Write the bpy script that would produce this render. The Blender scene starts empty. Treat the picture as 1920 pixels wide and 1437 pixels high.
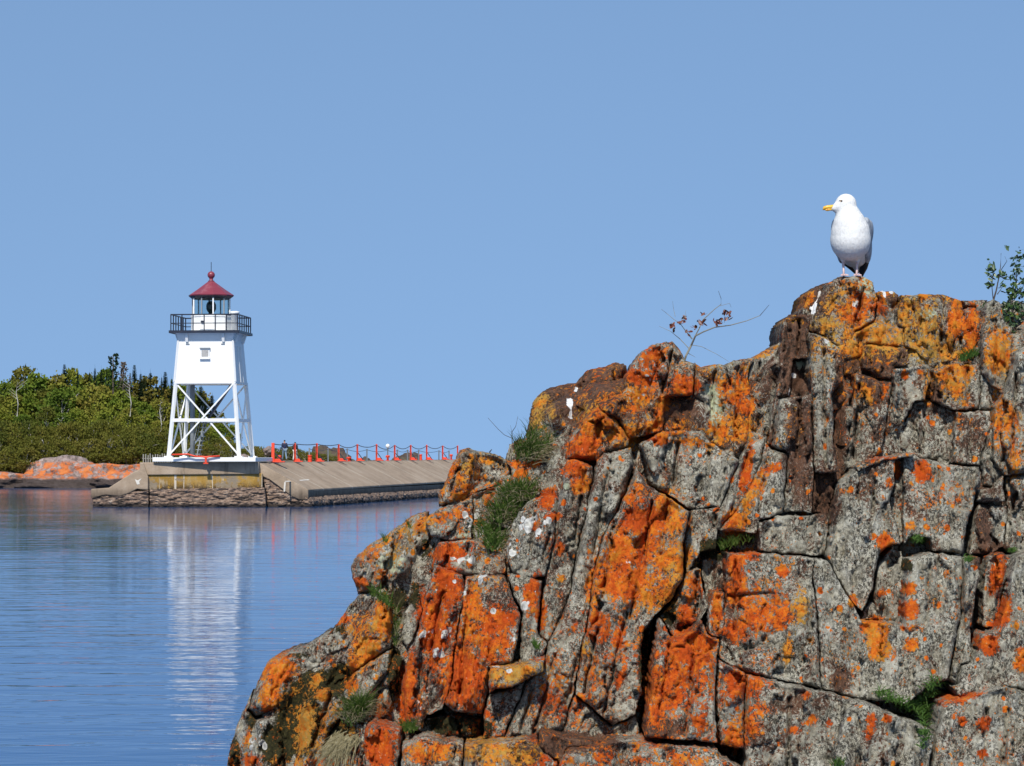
import bpy, bmesh, math, random
import numpy as np
from mathutils import Vector, Matrix, noise
from mathutils.geometry import delaunay_2d_cdt
R = math.radians
S = bpy.context.scene
COL = S.collection

# ---------------------------------------------------------------- camera, sky, sun, exposure
F, HZ, CZ = 4650.0, 862.0, 2.5            # focal length in photo pixels, horizon row, eye height
cam = bpy.data.cameras.new('camera'); co = bpy.data.objects.new('camera', cam); COL.objects.link(co)
co.location = (0, 0, CZ); co.rotation_euler = (R(90), 0, 0)
cam.sensor_width = 36; cam.lens = F * 36 / 1920; cam.shift_y = (HZ - 718.5) / 1920
cam.clip_start = .5; cam.clip_end = 60000
S.camera = co
SUN_EL, SUN_AZ = 46, 189                   # azimuth clockwise from +Y: behind the camera, a little left
w = bpy.data.worlds.new('World'); S.world = w; w.use_nodes = True
nt = w.node_tree; bg = nt.nodes['Background']
sky = nt.nodes.new('ShaderNodeTexSky'); sky.sky_type = 'NISHITA'; sky.sun_disc = False
sky.sun_elevation = R(SUN_EL); sky.sun_rotation = R(SUN_AZ)
sky.altitude = 0; sky.air_density = 1.0; sky.dust_density = 0.3; sky.ozone_density = 3.0
tc = nt.nodes.new('ShaderNodeTexCoord')
mp = nt.nodes.new('ShaderNodeMapping'); mp.vector_type = 'POINT'
mp.inputs['Location'].default_value = (0, 0, .30); mp.inputs['Scale'].default_value = (1, 1, .42)
nt.links.new(tc.outputs['Generated'], mp.inputs['Vector']); nt.links.new(mp.outputs[0], sky.inputs[0])
hs = nt.nodes.new('ShaderNodeHueSaturation'); hs.inputs['Saturation'].default_value = 1.0
hs.inputs['Hue'].default_value = .497
nt.links.new(sky.outputs[0], hs.inputs['Color']); nt.links.new(hs.outputs[0], bg.inputs['Color'])
bg.inputs['Strength'].default_value = .138
sl = bpy.data.lights.new('sun', 'SUN'); so = bpy.data.objects.new('sun', sl); COL.objects.link(so)
sl.energy = 4.4; sl.angle = R(.5); sl.color = (1, .95, .87)
_d = Vector((math.sin(R(SUN_AZ)) * math.cos(R(SUN_EL)), math.cos(R(SUN_AZ)) * math.cos(R(SUN_EL)), math.sin(R(SUN_EL))))
so.rotation_euler = _d.to_track_quat('Z', 'Y').to_euler(); so.location = (0, -20, 30)
S.view_settings.view_transform = 'Standard'; S.view_settings.look = 'None'
S.view_settings.exposure = 0.15; S.view_settings.gamma = 1

# ---------------------------------------------------------------- helpers
def at(px, py, Y):                         # a point of the place from its row and column in the photo and its distance
    return Vector(((px - 960) / F * Y, Y, CZ - (py - HZ) / F * Y))

def tag(o, label=None, cat=None, group=None, kind=None):
    if label: o['label'] = label
    if cat: o['category'] = cat
    if group: o['group'] = group
    if kind: o['kind'] = kind
    return o

def thing(name, loc, label, cat, group=None, rz=0):
    o = bpy.data.objects.new(name, None); COL.objects.link(o)
    o.location = loc; o.rotation_euler = (0, 0, rz); o.empty_display_size = .1
    return tag(o, label, cat, group)

def link(name, me, mat=None, parent=None, loc=None):
    me.name = name
    o = bpy.data.objects.new(name, me); COL.objects.link(o)
    if mat is not None and not me.materials: me.materials.append(mat)
    if parent is not None: o.parent = parent
    if loc is not None: o.location = loc
    return o

def pyd(name, V, Fc, mat=None, parent=None, smooth=False, loc=None):
    me = bpy.data.meshes.new(name); me.from_pydata([tuple(v) for v in V], [], Fc); me.update()
    if smooth: me.polygons.foreach_set('use_smooth', [True] * len(me.polygons))
    return link(name, me, mat, parent, loc)

class MB:                                  # collects shapes into one mesh
    def __init__(s): s.v = []; s.f = []
    def add(s, V, Fc):
        n = len(s.v); s.v += [tuple(v) for v in V]; s.f += [tuple(i + n for i in f) for f in Fc]; return s
    def box(s, c, d, M=None):
        x, y, z = d[0] / 2, d[1] / 2, d[2] / 2
        V = [Vector((a * x, b * y, e * z)) for a in (-1, 1) for b in (-1, 1) for e in (-1, 1)]
        if M is not None: V = [M @ v for v in V]
        c = Vector(c)
        return s.add([v + c for v in V], [(0, 1, 3, 2), (4, 6, 7, 5), (0, 4, 5, 1), (2, 3, 7, 6), (0, 2, 6, 4), (1, 5, 7, 3)])
    def bar(s, a, b, w, h=None, n=4, w2=None):   # square or round bar from a to b
        a, b = Vector(a), Vector(b); h = h or w; d = (b - a)
        q = d.to_track_quat('Z', 'Y'); V = []
        for p, k in ((a, 1), (b, (w2 / w if w2 else 1))):
            for i in range(n):
                t = 2 * math.pi * (i + .5) / n; m = .7071 if n == 4 else .5
                V.append(p + q @ Vector((math.cos(t) * w * m * k, math.sin(t) * h * m * k, 0)))
        Fc = [(i, (i + 1) % n, n + (i + 1) % n, n + i) for i in range(n)] + [tuple(range(n))[::-1], tuple(range(n, 2 * n))]
        return s.add(V, Fc)
    def tube(s, P, rad, n=6):
        P = [Vector(p) for p in P]; V = []; Fc = []
        for i, p in enumerate(P):
            d = (P[min(i + 1, len(P) - 1)] - P[max(i - 1, 0)]).normalized()
            q = d.to_track_quat('Z', 'Y'); r = rad[i] if hasattr(rad, '__len__') else rad
            V += [p + q @ Vector((math.cos(2 * math.pi * k / n) * r, math.sin(2 * math.pi * k / n) * r, 0)) for k in range(n)]
        for i in range(len(P) - 1):
            for k in range(n): Fc.append((i * n + k, i * n + (k + 1) % n, (i + 1) * n + (k + 1) % n, (i + 1) * n + k))
        Fc += [tuple(range(n))[::-1], tuple(range(len(V) - n, len(V)))]
        return s.add(V, Fc)
    def lathe(s, prof, c=(0, 0, 0), n=24):
        c = Vector(c); V = []; Fc = []
        for r, z in prof: V += [c + Vector((math.cos(2 * math.pi * k / n) * r, math.sin(2 * math.pi * k / n) * r, z)) for k in range(n)]
        for i in range(len(prof) - 1):
            for k in range(n): Fc.append((i * n + k, i * n + (k + 1) % n, (i + 1) * n + (k + 1) % n, (i + 1) * n + k))
        Fc += [tuple(range(n))[::-1], tuple(range(len(V) - n, len(V)))]
        return s.add(V, Fc)
    def build(s, name, mat, parent=None, smooth=False, loc=None, bevel=0):
        me = bpy.data.meshes.new(name); me.from_pydata(s.v, [], s.f); me.update()
        if bevel:
            bm = bmesh.new(); bm.from_mesh(me)
            bmesh.ops.bevel(bm, geom=[e for e in bm.edges if e.is_manifold and e.calc_face_angle(0) > .6], offset=bevel, segments=2, affect='EDGES', profile=.5)
            bm.to_mesh(me); bm.free()
        if smooth: me.polygons.foreach_set('use_smooth', [True] * len(me.polygons))
        return link(name, me, mat, parent, loc)

def baked(name, me, mods, mat, parent=None, loc=None):   # evaluates modifiers into a real mesh
    o = bpy.data.objects.new('t', me); COL.objects.link(o)
    for ty, kw in mods:
        m = o.modifiers.new('m', ty)
        for k, v in kw.items(): setattr(m, k, v)
    dg = bpy.context.evaluated_depsgraph_get(); dg.update()
    m2 = bpy.data.meshes.new_from_object(o.evaluated_get(dg)); bpy.data.objects.remove(o)
    m2.materials.clear(); m2.polygons.foreach_set('use_smooth', [True] * len(m2.polygons))
    return link(name, m2, mat, parent, loc)

def skinmesh(J, E):                        # J: {name:(pos,radius)}  E: pairs
    me = bpy.data.meshes.new('sk'); K = list(J)
    me.from_pydata([J[k][0] for k in K], [(K.index(a), K.index(b)) for a, b in E], [])
    l = me.skin_vertices or None
    return me, [J[k][1] for k in K]

def skinned(name, J, E, mat, parent=None, sub=2):
    me, rad = skinmesh(J, E)
    o = bpy.data.objects.new('t', me); COL.objects.link(o)
    o.modifiers.new('s', 'SKIN')
    for i, r in enumerate(rad):
        v = me.skin_vertices[0].data[i]; v.radius = (r, r) if not hasattr(r, '__len__') else r; v.use_root = (i == 0)
    o.modifiers.new('u', 'SUBSURF').levels = sub
    dg = bpy.context.evaluated_depsgraph_get(); dg.update()
    m2 = bpy.data.meshes.new_from_object(o.evaluated_get(dg)); bpy.data.objects.remove(o)
    m2.materials.clear(); m2.polygons.foreach_set('use_smooth', [True] * len(m2.polygons))
    return link(name, m2, mat, parent)

# ---------------------------------------------------------------- node helpers
class NT:
    def __init__(s, name):
        s.m = bpy.data.materials.new(name); s.m.use_nodes = True; s.t = s.m.node_tree
        s.b = s.t.nodes['Principled BSDF']; s.out = s.t.nodes['Material Output']
        s.tc = s.t.nodes.new('ShaderNodeTexCoord')
    def n(s, ty, **kw):
        x = s.t.nodes.new('ShaderNode' + ty)
        for k, v in kw.items(): setattr(x, k, v)
        return x
    def set(s, i, v):
        if hasattr(v, 'is_output'): s.t.links.new(v, i)
        elif v is not None: i.default_value = v
    def noise(s, scale, detail=4, rough=.55, dist=0, vec=None):
        x = s.n('TexNoise'); s.set(x.inputs['Vector'], vec if vec is not None else s.tc.outputs['Object'])
        s.set(x.inputs['Scale'], scale); x.inputs['Detail'].default_value = detail
        x.inputs['Roughness'].default_value = rough; x.inputs['Distortion'].default_value = dist
        return x.outputs['Fac']
    def voro(s, scale, feature='F1', out='Distance', vec=None, rnd=1):
        x = s.n('TexVoronoi', feature=feature); s.set(x.inputs['Vector'], vec if vec is not None else s.tc.outputs['Object'])
        x.inputs['Scale'].default_value = scale; x.inputs['Randomness'].default_value = rnd
        return x.outputs[out]
    def map(s, scale=(1, 1, 1), loc=(0, 0, 0), rot=(0, 0, 0), vec=None):
        x = s.n('Mapping'); s.set(x.inputs[0], vec if vec is not None else s.tc.outputs['Object'])
        x.inputs['Scale'].default_value = scale; x.inputs['Location'].default_value = loc; x.inputs['Rotation'].default_value = rot
        return x.outputs[0]
    def math(s, op, a, b=None, c=None, clamp=False):
        x = s.n('Math', operation=op, use_clamp=clamp)
        for i, v in enumerate((a, b, c)): s.set(x.inputs[i], v)
        return x.outputs[0]
    def step(s, v, lo, hi):
        x = s.n('MapRange'); x.interpolation_type = 'SMOOTHSTEP'
        s.set(x.inputs[0], v); s.set(x.inputs[1], lo); s.set(x.inputs[2], hi)
        return x.outputs[0]
    def ramp(s, v, stops):
        x = s.n('ValToRGB'); s.set(x.inputs[0], v); e = x.color_ramp.elements
        while len(e) < len(stops): e.new(.5)
        for i, (p, c) in enumerate(stops): e[i].position = p; e[i].color = (*c, 1)
        return x.outputs[0]
    def mix(s, f, a, b, mode='MIX'):
        x = s.n('Mix', data_type='RGBA', blend_type=mode)
        s.set(x.inputs[0], f)
        for i, v in ((6, a), (7, b)): s.set(x.inputs[i], (*v, 1) if isinstance(v, tuple) and len(v) == 3 else v)
        return x.outputs[2]
    def attr(s, name, out='Color'):
        x = s.n('Attribute'); x.attribute_name = name; return x.outputs[out]
    def sep(s, c):
        x = s.n('SeparateColor'); s.set(x.inputs[0], c); return x.outputs
    def bump(s, h, strength=.5, dist=.02, normal=None):
        x = s.n('Bump'); s.set(x.inputs['Height'], h); x.inputs['Strength'].default_value = strength
        x.inputs['Distance'].default_value = dist
        if normal is not None: s.set(x.inputs['Normal'], normal)
        return x.outputs[0]
    def done(s, col=None, rough=.6, normal=None, metal=0, spec=.5):
        s.set(s.b.inputs['Base Color'], (*col, 1) if isinstance(col, tuple) and len(col) == 3 else col)
        s.set(s.b.inputs['Roughness'], rough); s.set(s.b.inputs['Metallic'], metal)
        s.b.inputs['Specular IOR Level'].default_value = spec
        if normal is not None: s.set(s.b.inputs['Normal'], normal)
        return s.m

def painted(name, c, rough=.45, dirt=.12, dcol=(.25, .17, .1), scale=3, metal=0):
    k = NT(name)
    f = k.step(k.noise(scale, 6, .65), .5, .85)
    d = k.math('MULTIPLY', f, dirt)
    c1 = k.mix(d, c, dcol)
    c2 = k.mix(k.noise(scale * 6, 3), c1, (0, 0, 0), 'MIX'); 
    m = k.mix(.94, c2, c1)
    return k.done(m, k.math('MULTIPLY_ADD', f, .2, rough), k.bump(k.noise(scale * 12, 3), .15, .004), metal)
M = {}
M['white'] = painted('white_paint', (.80, .80, .77), .45, .28, (.45, .36, .26))
M['red_roof'] = painted('red_roof_paint', (.22, .035, .05), .35, .9, (.36, .16, .18), 2)
M['dark'] = painted('dark_iron_paint', (.012, .016, .03), .4)
M['grey_metal'] = painted('grey_steel', (.22, .24, .25), .5, .3)
M['orange'] = painted('orange_paint', (.72, .055, .015), .5, .35, (.35, .09, .03))
M['brass'] = painted('lens_metal', (.02, .035, .03), .3)
M['chain'] = painted('chain_iron', (.05, .06, .08), .6)
M['wood'] = painted('weathered_wood', (.26, .25, .22), .8, .6, (.12, .1, .08))
# ---------------------------------------------------------------- rock material
def rock_material(name='lichen_rock', auto=False, sc=1.0):
    k = NT(name)
    if auto:                                # far rocks: patches from noise alone
        n0 = k.noise(.35, 5, .6); n1 = k.noise(.8, 5, .6, vec=k.map(loc=(7, 3, 1)))
        z = k.n('SeparateXYZ'); k.set(z.inputs[0], k.n('NewGeometry').outputs['Position'])
        oz = k.math('MULTIPLY', k.step(z.outputs[2], .65, .95), k.step(z.outputs[2], 2.45, 2.1))
        orange = k.math('MULTIPLY', k.step(k.math('MULTIPLY', k.noise(1.4, 7, .72), 1), .46, .53), oz)
        col = k.ramp(k.noise(2.2, 6, .7), [(.3, (.07, .05, .045)), (.5, (.30, .22, .19)), (.75, (.48, .40, .37))])
        col = k.mix(k.math('MULTIPLY', k.step(k.noise(3, 5, .7), .5, .6), .7), col, (.10, .08, .06))
        col = k.mix(orange, col, k.ramp(k.noise(1.5, 4), [(.3, (.5, .1, .02)), (.7, (.62, .2, .05))]))
        wet = k.step(k.math('ADD', z.outputs[2], k.math('MULTIPLY', k.noise(1.2, 4), .5)), 1.2, .95)
        col = k.mix(k.math('MULTIPLY', wet, .9), col, (.03, .018, .012))
        h = k.math('ADD', k.noise(1.5, 8, .7), k.math('MULTIPLY', k.voro(1.2), .5))
        return k.done(col, .8, k.bump(h, .8, .5))
    A = k.sep(k.attr('lichen')); B = k.sep(k.attr('crust')); hue = k.attr('lichen', 'Alpha'); moss = k.attr('crust', 'Alpha')
    orange_a, brown_a, grey_a = A[0], A[1], A[2]; white_a, pale_a, guano_a = B[0], B[1], B[2]
    nL = k.noise(3.2, 5, .6); nM = k.noise(14, 7, .68, .3); nF = k.noise(52, 5, .75); nG = k.noise(150, 3, .7)
    vs = k.map((1, 1, .35))
    streak = k.noise(26, 5, .7, vec=vs)
    # bare stone
    stone = k.ramp(nM, [(.25, (.055, .026, .014)), (.5, (.12, .058, .034)), (.75, (.19, .105, .066))])
    stone = k.mix(k.step(nF, .55, .7), stone, (.17, .11, .07))
    # grey crust lichen, speckled through to the stone
    gmask = k.math('SUBTRACT', k.math('MULTIPLY_ADD', nF, 1.0, k.math('MULTIPLY', nM, .8)), k.math('MULTIPLY_ADD', brown_a, .30, k.math('MULTIPLY_ADD', grey_a, -.17, .905)))
    gmask = k.step(gmask, -.02, .03)
    grey = k.ramp(k.noise(9, 6, .7, vec=k.map(loc=(3, 1, 4))), [(.25, (.125, .108, .078)), (.42, (.25, .228, .170)), (.56, (.36, .342, .272)), (.75, (.52, .50, .415))])
    col = k.mix(gmask, stone, grey)
    # black crust specks and fine pits
    sp = k.step(k.noise(66, 4, .8, vec=k.map((1, 1, .7), loc=(5, 5, 5))), .48, .525)
    sp = k.math('MULTIPLY', sp, k.step(k.noise(7, 4, .6, vec=k.map(loc=(9, 2, 3))), .30, .58))
    col = k.mix(k.math('MULTIPLY', sp, .88), col, (.018, .015, .011))
    sp2 = k.step(k.noise(90, 2, .6, vec=k.map(loc=(1, 8, 5))), .62, .66)
    col = k.mix(k.math('MULTIPLY', k.math('MULTIPLY', sp2, .7), k.math('SUBTRACT', 1, k.math('MULTIPLY', brown_a, .8, clamp=True))), col, (.50, .48, .40))
    # pale green crust
    pm = k.step(k.math('ADD', pale_a, k.math('MULTIPLY', k.math('SUBTRACT', k.noise(18, 6, .7), .5), 1.2)), .48, .56)
    col = k.mix(pm, col, k.mix(nF, (.42, .45, .33), (.33, .34, .2)))
    # moss
    mm = k.step(k.math('ADD', moss, k.math('MULTIPLY', k.math('SUBTRACT', k.noise(22, 6, .75, vec=k.map(loc=(2, 2, 8))), .5), 1.5)), .46, .56)
    col = k.mix(mm, col, k.ramp(nF, [(.35, (.012, .011, .004)), (.6, (.05, .045, .014)), (.8, (.11, .10, .04))]))
    # orange lichen
    om = k.math('ADD', orange_a, k.math('MULTIPLY', k.math('SUBTRACT', k.noise(15, 9, .76, .4), .5), 2.3))
    om = k.math('ADD', om, k.math('MULTIPLY', k.math('SUBTRACT', nF, .5), 2.3))
    osm = k.step(om, .47, .53)
    # scattered small round colonies
    vd = k.voro(9); vc = k.sep(k.voro(9, out='Color'))
    disc = k.math('MULTIPLY', k.math('LESS_THAN', k.math('MULTIPLY_ADD', k.noise(45, 4, .7), .16, vd), .27), k.math('GREATER_THAN', vc[0], .80))
    vd2 = k.voro(17, vec=k.map(loc=(4, 4, 4))); vc2 = k.sep(k.voro(17, out='Color', vec=k.map(loc=(4, 4, 4))))
    disc2 = k.math('MULTIPLY', k.math('LESS_THAN', k.math('MULTIPLY_ADD', k.noise(55, 4, .7), .2, vd2), .34), k.math('GREATER_THAN', vc2[1], .86))
    dm = k.math('MULTIPLY', k.math('MAXIMUM', disc, disc2), k.math('SUBTRACT', 1, k.step(brown_a, .4, .8)))
    osm = k.math('MAXIMUM', osm, dm)
    hh = k.math('ADD', hue, k.math('MULTIPLY', k.math('SUBTRACT', nM, .5), 2.3))
    hh = k.math('ADD', hh, k.math('MULTIPLY', k.math('SUBTRACT', nF, .5), 1.4), clamp=True)
    oc = k.ramp(hh, [(.0, (.42, .058, .004)), (.3, (.56, .115, .007)), (.6, (.56, .19, .013)), (.95, (.42, .235, .045))])
    oc = k.mix(k.math('MULTIPLY', k.step(nG, .60, .72), .75), oc, (.05, .02, .008))
    oc = k.mix(k.math('MULTIPLY', k.step(k.noise(60, 3, .6, vec=k.map(loc=(6, 1, 1))), .64, .7), .6), oc, (.38, .34, .24))
    col = k.mix(osm, col, oc)
    # white rosettes
    wv = k.voro(15, vec=k.map(loc=(1.3, .2, .7)))
    wm = k.math('SUBTRACT', k.math('MULTIPLY', white_a, .62), k.math('MULTIPLY_ADD', k.noise(50, 4, .7), .35, wv))
    wmm = k.step(wm, -.16, -.11)
    ring = k.ramp(k.math('MULTIPLY', wv, 2.2), [(.1, (.30, .30, .27)), (.5, (.45, .44, .40)), (.8, (.62, .61, .56))])
    col = k.mix(wmm, col, ring)
    gm = k.step(k.math('ADD', guano_a, k.math('MULTIPLY', k.math('SUBTRACT', k.noise(40, 5, .7), .5), .7)), .42, .5)
    col = k.mix(gm, col, (.78, .77, .74))
    # relief
    h = k.math('MULTIPLY', nF, .75)
    h = k.math('MULTIPLY_ADD', nM, .8, h)
    h = k.math('MULTIPLY_ADD', streak, .7, h)
    h = k.math('MULTIPLY_ADD', osm, k.math('MULTIPLY_ADD', nG, .45, -.05), h)
    h = k.math('MULTIPLY_ADD', mm, k.math('MULTIPLY', nF, 1.0), h)
    h = k.math('MULTIPLY_ADD', k.step(k.noise(6, 3, .5, 1.2, vec=k.map((1, 1, .25))), .47, .5), .5, h)
    return k.done(col, .88, k.bump(h, .9, .017), spec=.2)
M['rock'] = rock_material()
M['far_rock'] = rock_material('shore_rock_stone', True)

# ---------------------------------------------------------------- lichen chart (photo columns and rows), real growths on the stone
ORANGE = [  (1660,640,46,26,0,.7,.85),(1600,560,44,40,0,.4,.6),(1640,575,30,20,0,.1,.65),(1720,640,30,40,0,.95,.7),(1770,660,40,20,0,.8,.8),(1810,700,16,24,0,.6,.75),(1745,705,20,14,0,.5,.5),(1535,650,20,24,0,.7,.5),(1700,570,40,14,0,.7,.5),(1860,640,14,30,0,.3,.6),(1890,820,30,60,0,.5,.5),(1230,720,70,70,0,.4,.42),(1380,770,50,80,0,.6,.42),(1230,800,70,20,0,.5,.6),(850,1220,40,100,0,.1,.6),(1290,1260,60,90,0,.2,.6),(1200,1060,90,110,15,.4,.5),(1390,1360,40,40,0,.3,.5),(1430,1120,70,60,0,.3,.45),(600,1330,60,60,0,.6,.35),(690,1200,50,60,0,.5,.5),(860,900,60,40,0,.5,.48), # cx cy rx ry tilt hue strength
(1600,590,32,28,0,.2,.8),(1560,600,26,60,15,.9,.62),(1630,622,55,22,0,.7,.8),(1600,655,30,20,0,.65,.9),(1700,590,16,36,0,.7,.7),(1735,625,36,55,-25,.85,.75),
(1790,605,15,45,12,.35,.95),(1822,620,14,44,5,.25,1.05),(1872,658,24,44,0,.6,.95),(1785,700,34,20,0,.5,.85),(1740,738,8,24,0,.5,.8),(1790,722,26,30,0,.6,.7),
(1625,738,8,24,-20,.6,.9),(1660,728,8,8,0,.3,.9),(1697,703,6,9,0,.2,1),(1725,697,8,5,0,.3,.9),(1884,785,26,34,0,.5,.75),(1900,850,16,60,0,.5,.62),(1870,740,10,20,0,.4,.7),
(1222,672,24,26,0,.15,.8),(1203,704,28,18,0,.05,1),(1285,722,24,22,0,.05,1),(1205,722,20,10,40,.1,.9),(1190,750,30,30,0,.45,.75),(1240,760,15,25,20,.25,.9),(1380,735,36,32,10,.3,.75),(1395,760,20,16,0,.1,.9),
(1370,805,46,26,0,.55,.9),(1310,830,60,9,5,.5,.6),(1255,812,34,7,0,.3,.8),(1238,826,12,11,0,0,1.1),(1218,818,9,8,0,0,1),(1170,815,40,22,0,.6,.8),(1120,800,34,24,0,.4,.85),(1095,842,30,28,0,.15,1.1),
(1078,880,20,20,0,.05,1.1),(1088,908,18,20,0,.35,.9),(1400,880,9,48,12,.1,1.05),(1450,878,16,7,-15,.05,1.1),(1412,925,12,50,28,.5,.9),(1380,975,26,22,-20,.45,.95),(1375,1000,20,12,0,.4,.7),
(1206,978,36,34,0,0,1.2),(1255,965,28,48,0,.45,.85),(1165,1030,28,50,15,.3,.9),(1205,1035,40,45,0,.15,.85),(1255,1050,45,40,0,.55,.85),(1175,1095,58,40,20,.15,1),(1235,1100,40,50,30,.65,.8),
(1195,920,26,18,0,.4,.62),(1180,935,12,12,0,.2,.8),(1120,1172,24,30,0,.1,.85),(1160,1195,12,34,15,.15,.9),(1100,1215,12,20,0,.5,.65),(1165,1270,6,26,20,.1,1),(1088,1310,10,10,0,.2,.9),(1120,1090,20,50,10,.5,.8),
(1728,884,16,19,0,.1,1.2),(1660,1018,12,18,0,.25,1.2),(1707,986,9,10,0,.5,1),(1600,1128,8,14,0,.4,1),(1707,1104,13,13,0,.3,1.2),(1708,1144,15,16,0,.1,1.2),(1654,1112,8,8,0,.25,1),
(1640,1178,24,20,10,.45,1.1),(1648,1208,20,22,0,.5,1.1),(1645,1232,16,12,0,.6,.85),(1660,1225,10,8,0,.6,.9),(1700,1178,14,7,0,.3,.9),(1709,1208,13,11,0,.35,1.15),(1585,920,9,6,0,.4,.8),(1668,905,6,9,0,.3,.8),(1682,880,6,18,0,.1,1),
(1870,1078,12,38,10,.05,1.15),(1882,1150,12,30,20,.05,1.1),(1854,1210,17,16,0,.1,1.2),(1914,1240,12,22,0,.3,1),(1805,1310,42,7,-18,.15,.9),(1845,1358,12,14,0,.05,1.1),(1803,1352,8,8,0,.05,1),(1790,1342,7,7,0,.1,.9),(1842,1413,9,8,0,.1,1),
(1632,1360,9,22,8,.05,.95),(1663,1347,8,7,0,.05,1),(1380,1062,16,26,0,.1,1.1),(1466,1070,11,12,0,.1,1),(1390,1115,34,28,0,.15,.85),(1445,1150,44,30,0,.25,.9),(1500,1140,16,40,0,.8,.85),(1385,1180,28,24,0,.15,.9),
(1408,1040,20,12,0,.1,.8),(1478,1215,8,28,10,.7,.8),(1522,1200,7,7,0,.6,.9),(1415,1165,24,24,0,.2,.9),(1300,1105,16,26,10,.2,.85),(1288,1150,18,20,0,.2,.8),(1344,1150,10,40,0,.2,1),(1290,1222,48,40,0,.1,1.05),
(1258,1290,30,50,10,.15,1),(1320,1205,22,26,0,.3,.9),(1385,1285,26,30,0,.1,.95),(1312,1352,16,24,0,.1,.8),(1370,1390,32,22,0,.2,.85),(1415,1280,18,20,0,.15,.8),(1410,1360,22,26,0,.2,.7),(1425,1330,26,14,0,.2,.7),
(1525,1350,8,9,0,.1,.9),(1490,1370,10,8,0,.1,.8),(1555,1355,6,8,0,.1,.9),(1513,1305,8,8,0,.1,.9),(1300,1425,44,10,0,.3,.8),(1205,1425,26,8,0,.3,.6),(1140,1425,10,10,0,.2,.8),(1230,1300,26,60,0,.2,.85),
(840,1100,26,40,0,0,1.1),(815,1180,26,66,-5,.02,1.2),(885,1160,20,66,5,.4,.95),(930,1165,34,30,0,.05,1.1),(870,1270,40,60,0,.08,1.1),(765,1300,14,66,5,.08,1.1),(925,1210,34,36,0,.2,.95),(999,1115,16,34,10,.1,1.05),
(1015,1150,10,28,0,.15,.9),(955,1262,52,14,-5,.75,.95),(905,1325,7,9,0,.2,.8),(912,1338,7,8,0,.2,.9),(712,1400,26,38,0,.02,1.2),(800,1412,50,18,0,.35,.9),(925,1412,60,20,0,.7,.85),(842,1035,30,17,0,.05,1.1),
(1026,936,14,20,15,.05,1.2),(1005,985,10,14,0,.2,.8),(1040,968,18,7,0,.1,1),(968,872,10,12,0,.15,1),(1000,868,24,10,-20,.3,.9),(975,885,14,12,0,.2,.9),(1050,1030,8,14,0,.1,.9),(1053,1085,8,8,0,.5,.9),
(905,862,40,12,10,.7,.56),(870,885,30,30,0,.6,.55),(850,880,10,26,20,.2,.75),(868,930,34,12,-15,.4,.62),(930,930,30,10,0,.4,.55),(850,965,44,12,-18,.3,.7),(790,985,40,14,-30,.6,.62),(735,1005,50,12,-30,.6,.6),(692,1040,26,16,-30,.4,.62),
(676,1092,14,10,0,.1,1),(715,1078,18,12,0,.3,.7),(740,1040,30,14,-30,.7,.45),(870,920,30,16,-20,.3,.66),(920,925,12,14,0,.2,.8),
(718,1160,18,34,0,.5,1.1),(690,1215,26,30,25,.55,1),(668,1250,22,14,-25,.5,.9),(525,1258,32,26,-15,.35,1.05),(508,1300,20,26,15,.45,1),(572,1365,14,48,8,.7,1.05),(606,1305,12,14,0,.5,1),(658,1285,14,16,0,.3,.9),
(500,1330,10,8,0,.15,1),(645,1160,9,8,0,.05,1),(640,1165,14,5,-30,.1,.9),(465,1385,5,26,10,.5,.7),(474,1428,12,10,0,.1,1),(590,1280,14,5,-30,.6,.9),(1010,770,13,36,12,.85,.8),(1034,775,10,20,0,.8,.7),(1090,770,24,8,-25,.7,.7),
(1330,690,60,10,0,.7,.42),(1340,700,30,20,0,.5,.5),(1436,660,30,10,-30,.6,.6),(1535,700,30,14,0,.6,.4),(1486,600,20,8,0,.7,.5),(1480,800,20,40,0,.5,.3),(1610,700,40,80,0,.4,.2),(1860,600,16,14,0,.6,.5),(1515,560,10,20,20,.5,.55),(1650,550,30,8,0,.6,.6),(1745,560,60,10,0,.7,.5)]
BROWN = [(1495,630,22,40,.9),(1480,690,16,50,.85),(1500,715,20,26,1.1),(1500,830,24,110,.8),(1548,930,24,40,1.4),(1630,725,30,36,.75),(1650,670,34,22,.9),(1598,690,14,14,1),(1574,790,10,90,1.3),(1276,775,30,24,1.2),
(1090,740,80,45,1.3),(1755,740,10,24,1.1),(1815,820,34,44,.55),(1575,1275,20,22,1.1),(1570,1245,30,40,.5),(1240,1372,30,22,1.3),(1070,1392,60,16,1.3),(985,1415,26,16,1.2),(1845,1000,12,44,1.1),(1870,1030,20,14,1.1),(1835,1045,14,16,1.1),
(1530,1310,60,20,.4),(1480,1320,50,22,.5),(1290,1170,20,14,.9),(1525,560,18,26,.9),(1670,560,20,14,.7),(1640,590,14,8,.3),(880,875,20,8,.5),(975,835,12,8,1),(1690,920,16,30,.3),(1445,700,10,30,.8),(1740,960,26,30,.4),(1650,950,20,20,.2),(1130,880,30,60,.25)]
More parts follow.
